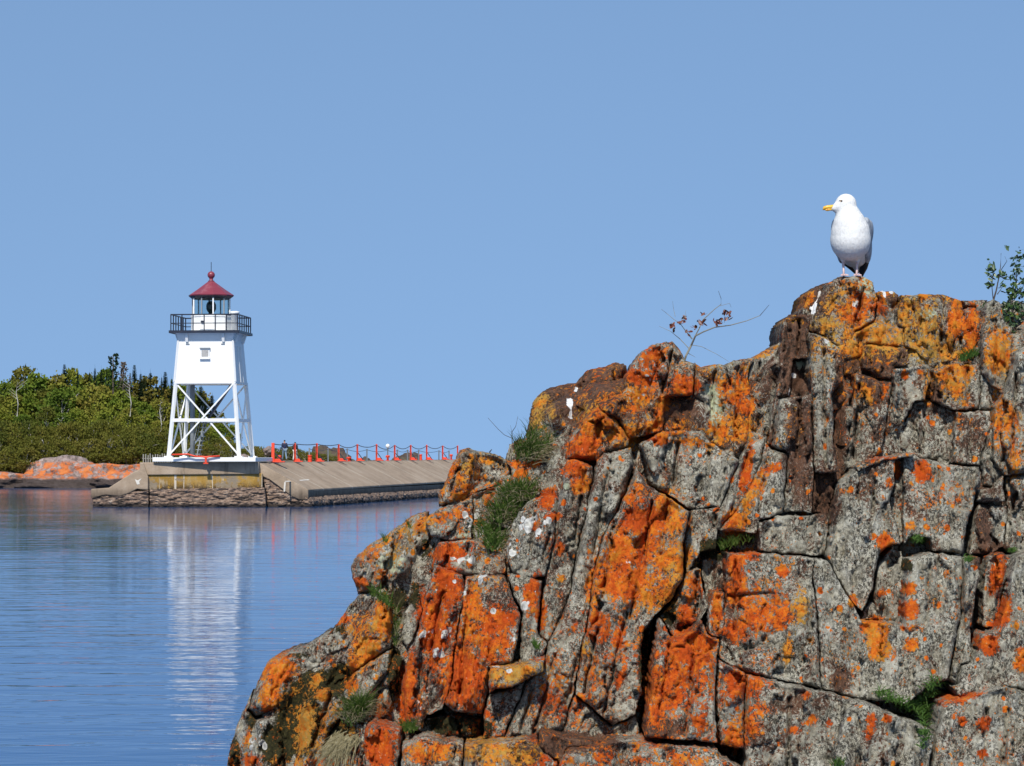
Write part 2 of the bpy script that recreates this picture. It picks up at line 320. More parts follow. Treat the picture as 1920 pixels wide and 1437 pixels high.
WHITE = [(990,985,18,22,1),(1018,972,16,14,1),(1012,1000,14,16,1),(1195,745,16,12,.5),(1206,572,6,6,.5),(808,1187,8,8,1),(836,1186,14,18,1),(818,1226,14,12,1),(794,1194,8,10,1),(822,1104,7,7,1),(857,1092,7,7,1),(872,1112,7,7,1),
(925,1147,6,6,1),(870,1050,24,8,1),(905,1085,10,10,1),(1000,1108,8,10,1),(985,1135,8,14,1),(1178,1055,8,5,1),(1205,570,10,8,.9),(1606,570,9,7,1),(900,1000,14,24,.75),(880,975,22,20,.8),(960,1030,14,18,.8),(800,1290,10,30,.5),(790,1320,8,20,.7),(775,1330,6,8,.9),
(1290,650,6,8,.9),(1240,680,20,30,.45),(1220,710,20,16,.5),(1552,640,6,9,1),(475,1380,16,40,.55),(490,1400,14,20,.7),(930,1255,10,7,.9),(955,1258,12,7,.8),(960,1200,6,8,.9),(1215,1168,8,8,.9),(708,1412,6,6,.8),(1068,1120,8,6,.5)]
PALE = [(1345,765,16,46,.75),(1330,730,14,12,.7),(1622,537,14,16,1),(735,1058,38,22,.6),(868,1003,14,20,.55),(1180,740,16,18,.6),(1062,912,6,6,.9),(1480,765,30,14,.4),(1450,870,10,10,.2),(900,850,40,8,.4),(1740,590,22,14,.6),(1500,685,14,8,.8),(760,1000,30,10,.4),(1860,620,16,20,.5),(1560,645,16,10,.5)]
MOSS = [(560,1350,40,60,1.1),(600,1285,50,26,1),(640,1265,26,20,.9),(740,1260,14,60,.9),(745,1130,20,40,.7),(1340,1030,30,20,.9),(1255,1140,16,40,.8),(1240,1120,16,20,.6),(560,1230,30,8,.6),(630,1180,24,14,.6),(440,1420,12,40,.9),(800,1030,20,24,.6),(1815,665,20,14,.8),
(470,1350,10,20,.7),(520,1400,30,40,1),(780,1115,10,30,.8),(850,1360,60,20,.8),(900,1370,30,30,.7),(1210,1240,14,60,.8),(930,1010,30,30,.6),(1010,840,30,16,.7),(1700,1060,14,14,.7),(640,1380,30,40,.7),(1580,870,10,30,.4)]
GUANO = [[(1537,548),(1535,562),(1524,578)],[(1520,578),(1528,580)],[(1524,580),(1525,592)],[(1641,543),(1657,545),(1659,556)],[(1490,702),(1487,718),(1480,740)],[(1081,728),(1075,744)],[(1070,752),(1067,784)],[(1669,547),(1673,549)]]

JOINTS = [[(1456,690),(1443,780),(1435,850)],[(1500,600),(1496,672)],[(1640,560),(1634,600)],[(1727,600),(1722,680)],[(1610,720),(1600,860)],[(1742,690),(1740,750)],[(1815,690),(1812,770)],[(1528,740),(1530,880)],[(1545,660),(1548,880)],
[(1500,750),(1494,860)],[(1150,850),(1130,930),(1110,1060),(1095,1180),(1070,1300)],[(1050,960),(1030,1060),(1018,1150)],[(1090,930),(1078,1010)],[(1175,1150),(1150,1260),(1130,1340)],[(1120,1180),(1096,1300)],[(1000,1290),(975,1370)],
[(1040,1230),(1015,1330),(1000,1378)],[(1250,960),(1240,1040)],[(1330,850),(1325,940)],[(1270,830),(1262,915)],[(1360,880),(1340,985)],[(1400,850),(1372,960)],[(1270,1100),(1240,1150)],[(1430,900),(1424,960)],[(1255,1210),(1232,1370)],
[(1300,1240),(1285,1380)],[(1380,1050),(1378,1180)],[(1450,1045),(1448,1100)],[(1640,900),(1632,1010)],[(1760,880),(1755,1020)],[(1745,1060),(1735,1200)],[(1660,1340),(1655,1437)],[(1480,1310),(1478,1437)],[(1890,1330),(1880,1437)],[(1850,1330),(1845,1437)],
[(830,1110),(812,1200),(800,1300)],[(880,1090),(872,1180),(862,1300)],[(925,1090),(915,1240)],[(1005,965),(990,1070)],[(860,880),(845,930)],[(545,1240),(520,1290)],[(620,1300),(585,1400)],[(1364,1120),(1450,1112)],[(1262,660),(1240,740)],[(1340,700),(1330,800)],[(1385,690),(1378,820)],
[(1424,680),(1420,800)],[(1770,560),(1764,670)],[(1868,600),(1866,700)],[(1620,540),(1600,620)],[(1735,760),(1728,850)],[(1820,780),(1818,860)],[(1905,700),(1898,860)],[(1180,900),(1150,1000),(1130,1120)],[(1222,940),(1205,1060),(1180,1160)],[(1030,1000),(1010,1078)]]
def rowfield(PX, PY, rows, hue=False):
    out = np.zeros(len(PX)); hs = np.zeros(len(PX)); ws = np.full(len(PX), 1e-3)
    for r in rows:
        cx, cy, rx, ry = r[:4]
        t = R(r[4]) if hue else 0.0; st = r[-1]
        m = (abs(PX - cx) < 1.9 * max(rx, ry)) & (abs(PY - cy) < 1.9 * max(rx, ry))
        if not m.any(): continue
        dx, dy = PX[m] - cx, PY[m] - cy
        if hue: dx, dy = dx * math.cos(t) + dy * math.sin(t), -dx * math.sin(t) + dy * math.cos(t)
        rho = np.sqrt((dx / rx) ** 2 + (dy / ry) ** 2)
        v = st * np.clip((1.62 - rho) / 1.1, 0, 1)
        out[m] = np.maximum(out[m], v)
        if hue: hs[m] += v * v * r[5]; ws[m] += v * v
    return (out, hs / ws) if hue else out
def strokefield(PX, PY, strokes, wd=2.6):
    out = np.zeros(len(PX))
    for s in strokes:
        for (ax, ay), (bx, by) in zip(s, s[1:]):
            d = np.array((bx - ax, by - ay), float); L = (d ** 2).sum() + 1e-6
            t = np.clip(((PX - ax) * d[0] + (PY - ay) * d[1]) / L, 0, 1)
            dd = np.hypot(PX - ax - t * d[0], PY - ay - t * d[1])
            out = np.maximum(out, np.clip(1.25 - dd / wd * .75, 0, 1))
    return out
def fnoise(a, b, c=0., octv=3):
    return np.array([noise.fractal((x, y, c), .8, 2.1, octv) for x, y in zip(a, b)])
def paint(me, PX, PY, ob=0, gb=0, bb=0, hue0=.35):
    o, h = rowfield(PX, PY, ORANGE, True)
    low = fnoise(PX / 110, PY / 110, 3.3, 3)
    o = np.maximum(o, .185 + ob + .30 * low + .07 * np.clip((1450 - PX) / 300, -.6, 1)); h = np.where(o > .45, h, np.where(h > 0, h, hue0))
    o = np.where(o > .5, .5 + (o - .5) * .62, o)
    br = np.clip(rowfield(PX, PY, BROWN) + bb + np.clip(.65 * fnoise(PX / 70, PY / 120, 6.1, 3) - .04, 0, .5), 0, 1.5)
    g = np.clip(.45 + gb + .55 * fnoise(PX / 80, PY / 140, 8.1, 3), 0, 1)
    wv = rowfield(PX, PY, WHITE); pl = np.maximum(rowfield(PX, PY, PALE), .12 + .25 * fnoise(PX / 60, PY / 60, 5.5, 2))
    ms = np.maximum(rowfield(PX, PY, MOSS), np.clip(.05 + .2 * fnoise(PX / 90, PY / 90, 1.5, 2), 0, 1)); gu = strokefield(PX, PY, GUANO)
    a = me.attributes.new('lichen', 'FLOAT_COLOR', 'POINT'); a.data.foreach_set('color', np.stack([o, br, g, h], 1).astype('f').ravel())
    b = me.attributes.new('crust', 'FLOAT_COLOR', 'POINT'); b.data.foreach_set('color', np.stack([wv, pl, gu, ms], 1).astype('f').ravel())

# ---------------------------------------------------------------- the outcrop: broken columns, each a solid of its own
def base_depth(px, py):
    Y = 15.25 - (py - 520) / 917 * 1.45
    return Y + np.clip((1250 - px) / 800, 0, 1.2) ** 2 * 1.1 + np.clip((px - 1850) / 500, 0, 2) ** 2 * .5
ORG = Vector((1.2, 15.5, -.9))
def offset_poly(P, d):
    n = len(P); out = []
    area = sum(P[i][0] * P[(i + 1) % n][1] - P[(i + 1) % n][0] * P[i][1] for i in range(n))
    s = 1 if area > 0 else -1
    for i in range(n):
        a, b, c = (np.array(P[(i + k) % n], float) for k in (-1, 0, 1))
        e1 = (b - a) / (np.linalg.norm(b - a) + 1e-9); e2 = (c - b) / (np.linalg.norm(c - b) + 1e-9)
        nn = np.array((-(e1[1] + e2[1]), e1[0] + e2[0])) * s; L = np.linalg.norm(nn)
        nn = nn / L if L > .2 else nn * 0
        out.append(b + nn * d)
    return np.array(out)
def resample(P, step):
    out = []
    n = len(P)
    for i in range(n):
        a, b = np.array(P[i], float), np.array(P[(i + 1) % n], float)
        k = max(1, int(round(np.linalg.norm(b - a) / step)))
        for j in range(k): out.append(a + (b - a) * j / k)
    return np.array(out)
def chaikin(P):
    P = np.array(P, float); Q = np.roll(P, -1, 0)
    return np.stack([P * .8 + Q * .2, P * .2 + Q * .8], 1).reshape(-1, 2)
rng = np.random.default_rng(4)
ROCKS = []
def rock_cell(poly, off=0., r=7., bd=.035, tilt=(0., 0.), rough=1., inset=.5, back=.8, ob=0, gb=0, bb=0, sm=0, sp=3.0, name='rock_column', parent=None):
    P = np.array(poly, float)
    for _ in range(sm): P = chaikin(P)
    P = offset_poly(P, inset)
    B = resample(P, 3.4)
    W = np.stack([fnoise(B[:, 0] / 26, B[:, 1] / 26, 1.7, 3), fnoise(B[:, 0] / 26, B[:, 1] / 26, 9.2, 3)], 1) * 2.6 + \
        np.stack([fnoise(B[:, 0] / 7, B[:, 1] / 7, 4.7, 2), fnoise(B[:, 0] / 7, B[:, 1] / 7, 6.2, 2)], 1) * .8
    B = B + W
    x0, y0 = B.min(0); x1, y1 = B.max(0)
    G = []
    y = y0
    while y < y1:
        s = sp if y < 1445 else 14
        xs = np.arange(x0, x1, s); G.append(np.stack([xs + rng.uniform(-.3, .3, len(xs)) * s, np.full(len(xs), y) + rng.uniform(-.3, .3, len(xs)) * s], 1)); y += s
    G = np.concatenate(G)
    A, C = B, np.roll(B, -1, 0)
    def edge_dist(Q):
        out = np.full(len(Q), 1e9)
        d = C - A; L = (d ** 2).sum(1) + 1e-9
        for i in range(0, len(Q), 4000):
            q = Q[i:i + 4000, None, :]
            t = np.clip(((q - A) * d).sum(2) / L, 0, 1)
            out[i:i + 4000] = np.sqrt((((q - A) - t[..., None] * d) ** 2).sum(2)).min(1)
        return out
    inside = np.zeros(len(G), bool)
    for (ax, ay), (bx, by) in zip(A, C):
        if ay == by: continue
        c = (ay > G[:, 1]) != (by > G[:, 1])
        inside ^= c & (G[:, 0] < (bx - ax) * (G[:, 1] - ay) / (by - ay) + ax)
    G = G[inside]
    d = edge_dist(G); k = d > sp * .55; G, d = G[k], d[k]
    V2 = [Vector(b) for b in B] + [Vector(g) for g in G]; nb = len(B)
    r_ = delaunay_2d_cdt(V2, [(i, (i + 1) % nb) for i in range(nb)], [], 1, 1e-4)
    vv, ff, ov = r_[0], r_[2], r_[3]
    Q = np.array([tuple(v) for v in vv]); n = len(Q)
    D = edge_dist(Q)
    cx, cy = Q.mean(0)
    px, py = Q[:, 0], Q[:, 1]
    rr = (r * .75 if r > 15 else r * .5) * (1 + .9 * fnoise(px / 22, py / 22, 2.2, 2))
    rr = np.maximum(rr, 1.2)
    t = np.clip(1 - D / rr, 0, 1)
    bev = bd * (.8 if r > 15 else .6) * (.5 * t + .5 * (1 - np.sqrt(np.clip(1 - t * t, 0, 1)))) * np.clip(.75 + .9 * fnoise(px / 55, py / 55, 6.6, 2), .12, 1.5)
    # faces stand steeper than the slope of the whole
    Y = base_depth(cx, np.clip(cy, 0, 1437)) + (base_depth(px, py) - base_depth(cx, cy)) * .62 + off + tilt[0] * (px - cx) / 100 + tilt[1] * (py - cy) / 100
    u0 = px + py * .16 * np.clip((1500 - px) / 500, 0, 1.2)
    lo = fnoise(px / 60, py / 150, 7.7 + cx * .01, 3) * .03
    st = fnoise(px / 34, py / 95, 2.9 + cy * .01, 2); st = (np.round(st * 4) / 4 * .6 + st * .4) * .040     # broken steps
    mid = fnoise(px / 15, py / 40, .3, 3) * .006
    fl = fnoise(u0 / 13, py / 260, 5.9, 3); mid = mid + (.5 - np.abs(fl)) * .022 - .011     # creases along the columns
    fine = fnoise(px / 5.5, py / 6.5, 5.1, 3) * .0052
    # chips and hairline joints: angular plates stretched along the columns
    u = (px + py * .16 * np.clip((1500 - px) / 500, 0, 1.2)); chip = np.zeros(n)
    for sx, sy, am, gr in ((34, 170, .046, .026), (17, 44, .018, .008)):
        cc = np.zeros(n)
        wx = fnoise(px / 30, py / 30, 3.1, 2) * .35
        for i in range(n):
            ds, pt = noise.voronoi((u[i] / sx + wx[i], py[i] / sy, am * 100), distance_metric='DISTANCE')
            hsh = math.sin(pt[0][0] * 12.9898 + pt[0][1] * 78.233) * 43758.5453; hsh -= math.floor(hsh)
            h2 = math.sin(pt[0][0] * 39.34 + pt[0][1] * 11.13) * 24634.63; h2 -= math.floor(h2)
            cc[i] = (hsh - .5) * 2 * am + (u[i] / sx - pt[0][0]) * (h2 - .5) * am * 4.2 + (py[i] / sy - pt[0][1]) * (hsh - .3) * am * 1.2 + gr * max(0, 1 - (ds[1] - ds[0]) / .07) * (1 if hsh > .35 else 0)
        chip += cc
    jw = np.stack([fnoise(px / 20, py / 20, 7.3, 2), fnoise(px / 20, py / 20, 2.3, 2)], 1) * 3
    chip += strokefield(px + jw[:, 0], py + jw[:, 1], JOINTS, 3.3) ** 2 * .085
    chip *= np.clip(D / 9, 0, 1) * np.clip(.9 + fnoise(px / 90, py / 90, 4.4, 2), .3, 1.4)
    Y = Y + (lo + st + mid + fine + chip) * rough + bev
    X = (px - 960) / F * Y; Z = CZ - (py - HZ) / F * Y
    V = np.stack([X, Y, Z], 1)
    # sides: go straight back from the rim
    cnt = {}
    for f in ff:
        for a, b in zip(f, f[1:] + f[:1]): cnt[(a, b)] = 1
    rim = [(a, b) for (a, b) in cnt if (b, a) not in cnt]
    nxt = dict(rim); start = rim[0][0]; loop = [start]
    while nxt.get(loop[-1]) is not None and nxt[loop[-1]] != start and len(loop) < len(rim) + 2: loop.append(nxt[loop[-1]])
    # keep faces turned to the viewer
    faces = [tuple(f) for f in ff]
    a, b, c = (Vector(V[i]) for i in faces[0][:3])
    if (b - a).cross(c - a).y > 0: faces = [f[::-1] for f in faces]; flip = True
    else: flip = False
    rings = [loop]; allV = [V]; off_i = n; LP = np.array(loop)
    PXs, PYs = [px], [py]
    for dd in (.025, .07, .15, .3, back):
        jit = rng.normal(0, .003, (len(LP), 3)) + np.array((0, dd, 0))
        ring = V[LP] + jit
        ring[:, 0] += (V[:, 0].mean() - ring[:, 0]) * .03 * dd; ring[:, 2] += (V[:, 2].mean() - ring[:, 2]) * .03 * dd
        allV.append(ring); rings.append(list(range(off_i, off_i + len(LP)))); off_i += len(LP)
        PXs.append(px[LP]); PYs.append(py[LP])
    for r0, r1 in zip(rings, rings[1:]):
        m = len(r0)
        for i in range(m):
            q = (r0[i], r0[(i + 1) % m], r1[(i + 1) % m], r1[i]); faces.append(q if flip else q[::-1])
    faces.append(tuple(rings[-1]) if flip else tuple(rings[-1][::-1]))
    V = np.concatenate(allV) - np.array(ORG)
    me = bpy.data.meshes.new(name); me.from_pydata(V.tolist(), [], faces); me.update()
    me.polygons.foreach_set('use_smooth', [True] * len(me.polygons))
    paint(me, np.concatenate(PXs), np.concatenate(PYs), ob, gb, bb)
    o = link(name, me, M['rock'], parent); ROCKS.append((o, np.array(B)))
    return o

CLIFF = thing('rock_outcrop', ORG, 'jagged outcrop of grey and brown columnar rock covered in orange lichen, gull on top', 'rock outcrop')
T = 0
CELLS = [ # polygon, depth offset, edge radius, edge depth, options
([(1503,592),(1512,550),(1528,537),(1553,531),(1545,560),(1526,596)],.12,14,.07,{}),
([(1520,622),(1526,593),(1540,558),(1553,530),(1580,517),(1613,516),(1635,526),(1640,545),(1646,560),(1640,600),(1600,625),(1579,655),(1548,634)],-.06,20,.10,dict(ob=.1)),
([(1640,547),(1673,546),(1684,554),(1675,610),(1640,606),(1646,562)],.03,6,.04,dict(inset=1.2)),
([(1602,626),(1641,604),(1678,612),(1693,616),(1696,650),(1625,643),(1614,669),(1583,676),(1581,655)],-.03,9,.05,dict(ob=.2)),
([(1470,605),(1478,589),(1521,588),(1519,620),(1515,673),(1488,675),(1480,745),(1462,746),(1447,835),(1436,852),(1446,780),(1461,692)],-.05,6,.04,dict(bb=.25,inset=1.5)),
([(1518,622),(1548,633),(1579,655),(1583,690),(1578,720),(1562,740),(1566,830),(1576,888),(1527,888),(1524,780),(1516,690)],-.14,7,.05,dict(gb=.3,inset=2,rough=.7)),
([(1488,677),(1516,677),(1522,735),(1482,745)],.10,5,.03,dict(bb=.6)),
([(1462,748),(1522,738),(1526,890),(1523,962),(1470,960),(1478,850),(1449,838)],-.06,6,.03,dict(gb=.1,inset=1.2)),
([(1527,890),(1576,890),(1580,908),(1565,965),(1524,960)],.05,4,.02,dict(bb=.9,tilt=(.25,.12))),
([(1584,702),(1600,700),(1590,780),(1584,860),(1580,895),(1572,880),(1567,800),(1564,745),(1578,722)],.20,4,.02,dict(bb=.9)),
([(1618,650),(1626,645),(1704,654),(1706,682),(1680,690),(1673,713),(1650,708),(1613,693)],-.07,5,.03,dict(bb=.5)),
([(1583,678),(1614,670),(1612,692),(1598,703),(1583,702)],.0,5,.03,dict(bb=.9)),
([(1601,697),(1650,711),(1673,716),(1671,750),(1662,790),(1658,850),(1604,878),(1585,880),(1593,800),(1600,740)],-.04,6,.03,dict(gb=.15,inset=2)),
([(1676,693),(1710,684),(1743,685),(1744,715),(1736,750),(1716,753),(1695,793),(1672,787),(1674,748)],-.05,7,.04,dict(gb=.4)),
([(1687,552),(1750,551),(1768,550),(1803,562),(1808,583),(1801,640),(1806,673),(1763,686),(1745,684),(1706,652),(1697,650),(1694,616),(1681,610)],-.04,7,.05,dict(ob=.15,inset=1.5)),
([(1809,583),(1818,574),(1831,578),(1838,596),(1838,620),(1828,667),(1815,673),(1803,655)],-.05,6,.04,dict(inset=1.5)),
([(1805,564),(1850,562),(1846,582),(1838,594),(1830,576),(1812,574)],.12,6,.04,{}),
([(1851,568),(1863,559),(1876,566),(1886,612),(1897,616),(1898,680),(1890,702),(1880,733),(1864,725),(1844,700),(1841,655),(1840,625)],-.08,8,.05,dict(inset=1.5)),
([(1878,572),(1900,562),(2010,585),(2010,650),(1935,640),(1903,660),(1899,616),(1888,610)],.3,10,.05,dict(gb=-.2)),
([(1935,640),(1903,662),(1893,702),(1880,737),(1866,762),(1862,800),(1863,860),(1884,893),(1940,885),(1950,760)],-.12,16,.09,dict(gb=.4)),
([(1763,688),(1806,676),(1809,682),(1841,683),(1841,700),(1836,768),(1793,771),(1750,752),(1752,715),(1746,695)],-.02,6,.04,dict(gb=.2)),
([(1842,704),(1864,727),(1880,739),(1865,762),(1856,770),(1838,768)],-.02,6,.04,dict(gb=.5)),
([(1716,754),(1750,755),(1793,772),(1795,800),(1783,866),(1700,855),(1691,852),(1697,795)],.04,6,.04,dict(gb=.1)),
([(1795,773),(1857,771),(1858,800),(1850,820),(1838,862),(1840,872),(1786,868)],-.03,6,.03,dict(gb=.3,rough=.5)),
([(1662,790),(1672,790),(1694,797),(1690,850),(1658,852)],.07,6,.03,{}),
([(1577,908),(1605,880),(1640,866),(1678,858),(1676,905),(1667,935),(1688,1018),(1673,1020),(1646,1038),(1643,1060),(1635,1108),(1615,1146),(1600,1130),(1560,1060),(1550,1045),(1565,965),(1571,940)],-.10,8,.05,dict(gb=.45,rough=.7)),
([(1679,858),(1693,856),(1692,1016),(1689,1016),(1668,936),(1677,905)],-.03,4,.02,dict(gb=.3)),
([(1694,857),(1716,853),(1776,871),(1838,875),(1838,915),(1831,920),(1828,940),(1812,995),(1806,1040),(1748,1033),(1746,1010),(1710,1006),(1695,1020)],-.08,7,.04,dict(gb=.45,rough=.7)),
([(1606,876),(1640,860),(1690,852),(1718,850),(1712,857),(1680,860),(1640,870),(1610,884)],-.16,4,.03,dict(ob=.3,gb=.5,inset=.2)),
([(1858,805),(1862,862),(1878,890),(1863,912),(1842,915),(1843,870),(1840,862),(1852,820)],-.03,5,.03,dict(gb=.4)),
([(1832,920),(1864,914),(1881,893),(1883,940),(1830,942)],-.05,4,.03,dict(gb=.0)),
([(1831,943),(1888,950),(1881,1025),(1852,1040),(1820,1040),(1826,960)],-.02,7,.04,dict(gb=.1)),
([(1886,895),(1940,887),(1940,1030),(1903,1041),(1884,1030),(1891,950)],.02,7,.04,dict(gb=.1)),
([(1647,1055),(1673,1030),(1690,1034),(1696,1070),(1690,1160),(1680,1168),(1646,1160),(1638,1120)],.02,6,.04,dict(gb=.4)),
([(1620,1146),(1633,1128),(1641,1135),(1645,1162),(1616,1162)],.03,5,.03,dict(gb=.5)),
([(1364,1038),(1450,1040),(1528,1047),(1522,1080),(1530,1150),(1540,1290),(1400,1262),(1352,1235),(1350,1190),(1362,1130)],-.10,7,.045,dict(gb=.3)),
([(1530,1047),(1550,1050),(1562,1066),(1602,1135),(1614,1164),(1692,1170),(1702,1048),(1748,1036),(1806,1044),(1807,1090),(1800,1160),(1779,1276),(1740,1290),(1700,1320),(1617,1314),(1542,1292),(1532,1150),(1524,1080)],-.09,7,.04,dict(gb=.55,rough=.6)),
([(1809,1046),(1838,1046),(1834,1090),(1828,1120),(1820,1180),(1820,1240),(1801,1246),(1793,1284),(1781,1278),(1802,1160)],-.08,4,.03,dict(gb=.4)),
([(1852,1042),(1880,1036),(1900,1042),(1896,1062),(1880,1110),(1868,1180),(1842,1176),(1843,1110)],-.06,6,.04,{}),
([(1906,1046),(1945,1032),(1945,1300),(1880,1285),(1800,1308),(1787,1290),(1797,1286),(1805,1250),(1826,1243),(1842,1190),(1872,1184),(1890,1125)],-.10,8,.05,dict(gb=.3,rough=.7)),
([(1767,1318),(1800,1312),(1880,1289),(1945,1303),(1945,1800),(1745,1800),(1748,1437),(1758,1370)],-.13,7,.05,dict(gb=.35,rough=.8)),
([(1617,1318),(1650,1328),(1700,1352),(1738,1364),(1750,1380),(1742,1440),(1735,1800),(1568,1800),(1570,1420),(1580,1360),(1590,1332)],-.14,7,.05,dict(gb=.25)),
([(1400,1265),(1562,1302),(1613,1317),(1585,1335),(1575,1370),(1566,1437),(1560,1800),(1400,1800),(1398,1400),(1398,1330)],-.10,7,.05,dict(gb=.2)),
([(985,821),(1000,751),(1021,730),(1081,715),(1099,694),(1157,680),(1175,685),(1178,699),(1168,735),(1118,753),(1087,781),(1078,812),(1021,834)],.22,26,.15,dict(bb=.7,rough=1.2)),
([(1176,700),(1202,661),(1222,645),(1262,641),(1276,658),(1284,676),(1302,682),(1300,740),(1247,745),(1242,810),(1180,822),(1160,790),(1122,775),(1120,754),(1168,736)],-.08,22,.13,dict(rough=1.2,ob=.05)),
([(1249,748),(1300,742),(1318,755),(1315,805),(1245,808)],.06,8,.04,dict(bb=.4)),
([(1303,681),(1314,688),(1347,683),(1362,688),(1371,678),(1413,671),(1402,700),(1407,760),(1404,830),(1385,860),(1330,830),(1318,806),(1320,755),(1302,742)],.0,14,.09,dict(gb=.1,ob=.05)),
([(1414,671),(1447,652),(1461,642),(1455,690),(1441,740),(1430,812),(1406,830),(1409,760),(1404,700)],.05,9,.06,dict(gb=.2)),
([(1080,802),(1090,784),(1121,757),(1160,792),(1180,824),(1178,838),(1132,850),(1120,865),(1075,862),(1062,860),(1068,830)],-.10,20,.12,dict(ob=.2,rough=1.2)),
([(1061,864),(1085,862),(1108,875),(1111,905),(1098,960),(1084,1020),(1072,1092),(1055,1150),(1027,1207),(1012,1190),(1014,1150),(1024,1085),(1043,970)],-.05,11,.07,dict(gb=.1)),
([(1113,905),(1120,865),(1135,850),(1182,840),(1190,870),(1172,925),(1150,970),(1128,1010),(1110,1080),(1105,1140),(1090,1210),(1075,1300),(1055,1370),(1010,1384),(945,1385),(968,1330),(990,1275),(1017,1260),(1028,1208),(1057,1150),(1074,1092),(1086,1020)],-.02,16,.10,dict(gb=.25)),
([(1194,876),(1214,908),(1250,930),(1295,958),(1290,985),(1282,1022),(1280,1086),(1258,1128),(1234,1150),(1212,1180),(1203,1215),(1205,1300),(1190,1342),(1150,1362),(1078,1302),(1092,1210),(1107,1140),(1112,1080),(1130,1010),(1152,970),(1174,925)],-.10,14,.09,dict(ob=.06)),
([(1200,834),(1243,810),(1317,808),(1332,832),(1385,862),(1372,900),(1350,950),(1298,955),(1250,926),(1216,906),(1212,870)],-.05,12,.07,dict(gb=.3)),
([(1387,862),(1404,832),(1436,822),(1426,870),(1414,895),(1386,950),(1346,994),(1340,1030),(1312,1038),(1286,1075),(1284,1022),(1292,985),(1298,958),(1352,952),(1374,900)],.0,9,.05,dict(gb=.25)),
([(1436,832),(1446,843),(1476,852),(1468,962),(1422,975),(1418,1000),(1350,994),(1388,950),(1416,895),(1428,870)],-.03,8,.05,dict(gb=.2)),
([(1421,980),(1470,966),(1500,967),(1550,963),(1556,970),(1547,1044),(1450,1037),(1424,1034)],-.02,6,.04,dict(gb=.4)),
([(1318,1052),(1345,1038),(1360,1040),(1358,1108),(1324,1125),(1318,1080)],.06,6,.04,dict(gb=.2)),
([(1288,1072),(1314,1068),(1316,1105),(1326,1135),(1318,1158),(1290,1185),(1264,1195),(1240,1156),(1264,1128)],-.03,8,.05,dict(gb=.2)),
([(1336,1113),(1358,1112),(1358,1185),(1352,1195),(1330,1190),(1330,1140)],-.10,5,.03,dict(ob=.2)),
([(1238,1160),(1262,1198),(1292,1188),(1318,1163),(1328,1193),(1350,1198),(1346,1236),(1342,1280),(1344,1392),(1210,1385),(1218,1305),(1226,1240),(1232,1190)],-.14,9,.06,dict(ob=.12)),
([(1350,1240),(1398,1264),(1396,1330),(1396,1405),(1350,1397),(1346,1300)],-.12,6,.04,dict(ob=.1)),
([(845,878),(862,845),(875,840),(902,845),(943,858),(958,882),(945,905),(890,925),(850,945),(822,950),(822,925),(838,900)],.0,24,.16,dict(gb=.1,ob=.12)),
([(948,864),(955,835),(975,822),(990,827),(1000,850),(1040,845),(1058,860),(1056,900),(1050,925),(1000,930),(960,910),(960,880)],.05,12,.08,dict(gb=.2)),
([(985,823),(1020,832),(1075,813),(1068,832),(1060,858),(1040,845),(1000,850)],.16,8,.05,{}),
([(822,952),(852,947),(885,930),(885,1010),(880,1015),(835,1012),(810,1005),(798,975)],.0,12,.08,dict(gb=.3,ob=.05)),
([(887,928),(945,908),(960,915),(950,950),(902,1010),(888,1010)],.06,9,.05,dict(gb=.2)),
([(662,1085),(660,1060),(670,1040),(690,1025),(730,1000),(770,970),(798,962),(810,1002),(785,1040),(775,1090),(700,1108),(672,1115)],.0,30,.22,dict(gb=.3,ob=.16,rough=1.3)),
([(787,1042),(812,1005),(822,1014),(818,1045),(800,1060),(778,1080)],.10,6,.04,dict(bb=.1,tilt=(.4,0))),
([(975,960),(1010,955),(1042,965),(1038,1010),(1022,1078),(1000,1085),(960,1075),(950,1040),(955,1000)],-.06,9,.06,dict(gb=.3)),
([(1044,926),(1056,926),(1040,975),(1022,968),(975,958),(1000,932)],.02,8,.05,dict(gb=.1)),
([(904,1012),(952,952),(974,962),(952,1000),(948,1036),(902,1020)],.14,8,.05,{}),
([(822,1016),(885,1013),(900,1022),(945,1040),(948,1075),(900,1080),(868,1078),(815,1060)],-.02,7,.05,dict(gb=.4)),
([(815,1062),(866,1080),(870,1110),(862,1150),(850,1230),(845,1280),(830,1330),(800,1342),(790,1370),(762,1370),(754,1290),(766,1230),(786,1180),(801,1110)],-.08,12,.08,dict(ob=.1)),
([(872,1082),(905,1079),(945,1078),(962,1120),(976,1150),(973,1190),(962,1242),(925,1250),(915,1300),(905,1340),(850,1337),(835,1320),(848,1270),(852,1230),(864,1150)],-.10,12,.08,dict(ob=.15)),
([(984,1077),(1018,1089),(1011,1150),(1009,1190),(1025,1210),(1014,1240),(976,1246),(975,1190),(979,1150),(960,1112),(950,1078)],-.03,8,.05,dict(gb=.3)),
([(920,1253),(972,1249),(1022,1233),(1020,1258),(990,1272),(960,1290),(930,1290),(916,1302)],-.14,7,.05,dict(ob=.2)),
([(917,1304),(960,1292),(986,1275),(966,1328),(944,1380),(906,1385),(907,1342)],.02,7,.05,dict(gb=.1)),
([(800,1347),(850,1340),(903,1345),(902,1387),(800,1390),(785,1375)],.10,8,.05,{}),
([(695,1150),(705,1127),(722,1122),(733,1140),(735,1170),(733,1215),(715,1225),(690,1240),(660,1262),(640,1240),(655,1210),(675,1185)],-.06,20,.13,dict(rough=1.1)),
([(672,1117),(700,1112),(703,1125),(690,1150),(670,1188),(650,1215),(625,1225),(600,1247),(573,1245),(570,1216),(585,1205),(620,1185),(640,1155),(655,1135)],.04,14,.10,dict(gb=.35)),
([(660,1265),(692,1242),(733,1218),(733,1260),(705,1290),(692,1330),(680,1360),(650,1330),(640,1300)],-.02,12,.08,dict(gb=.2)),
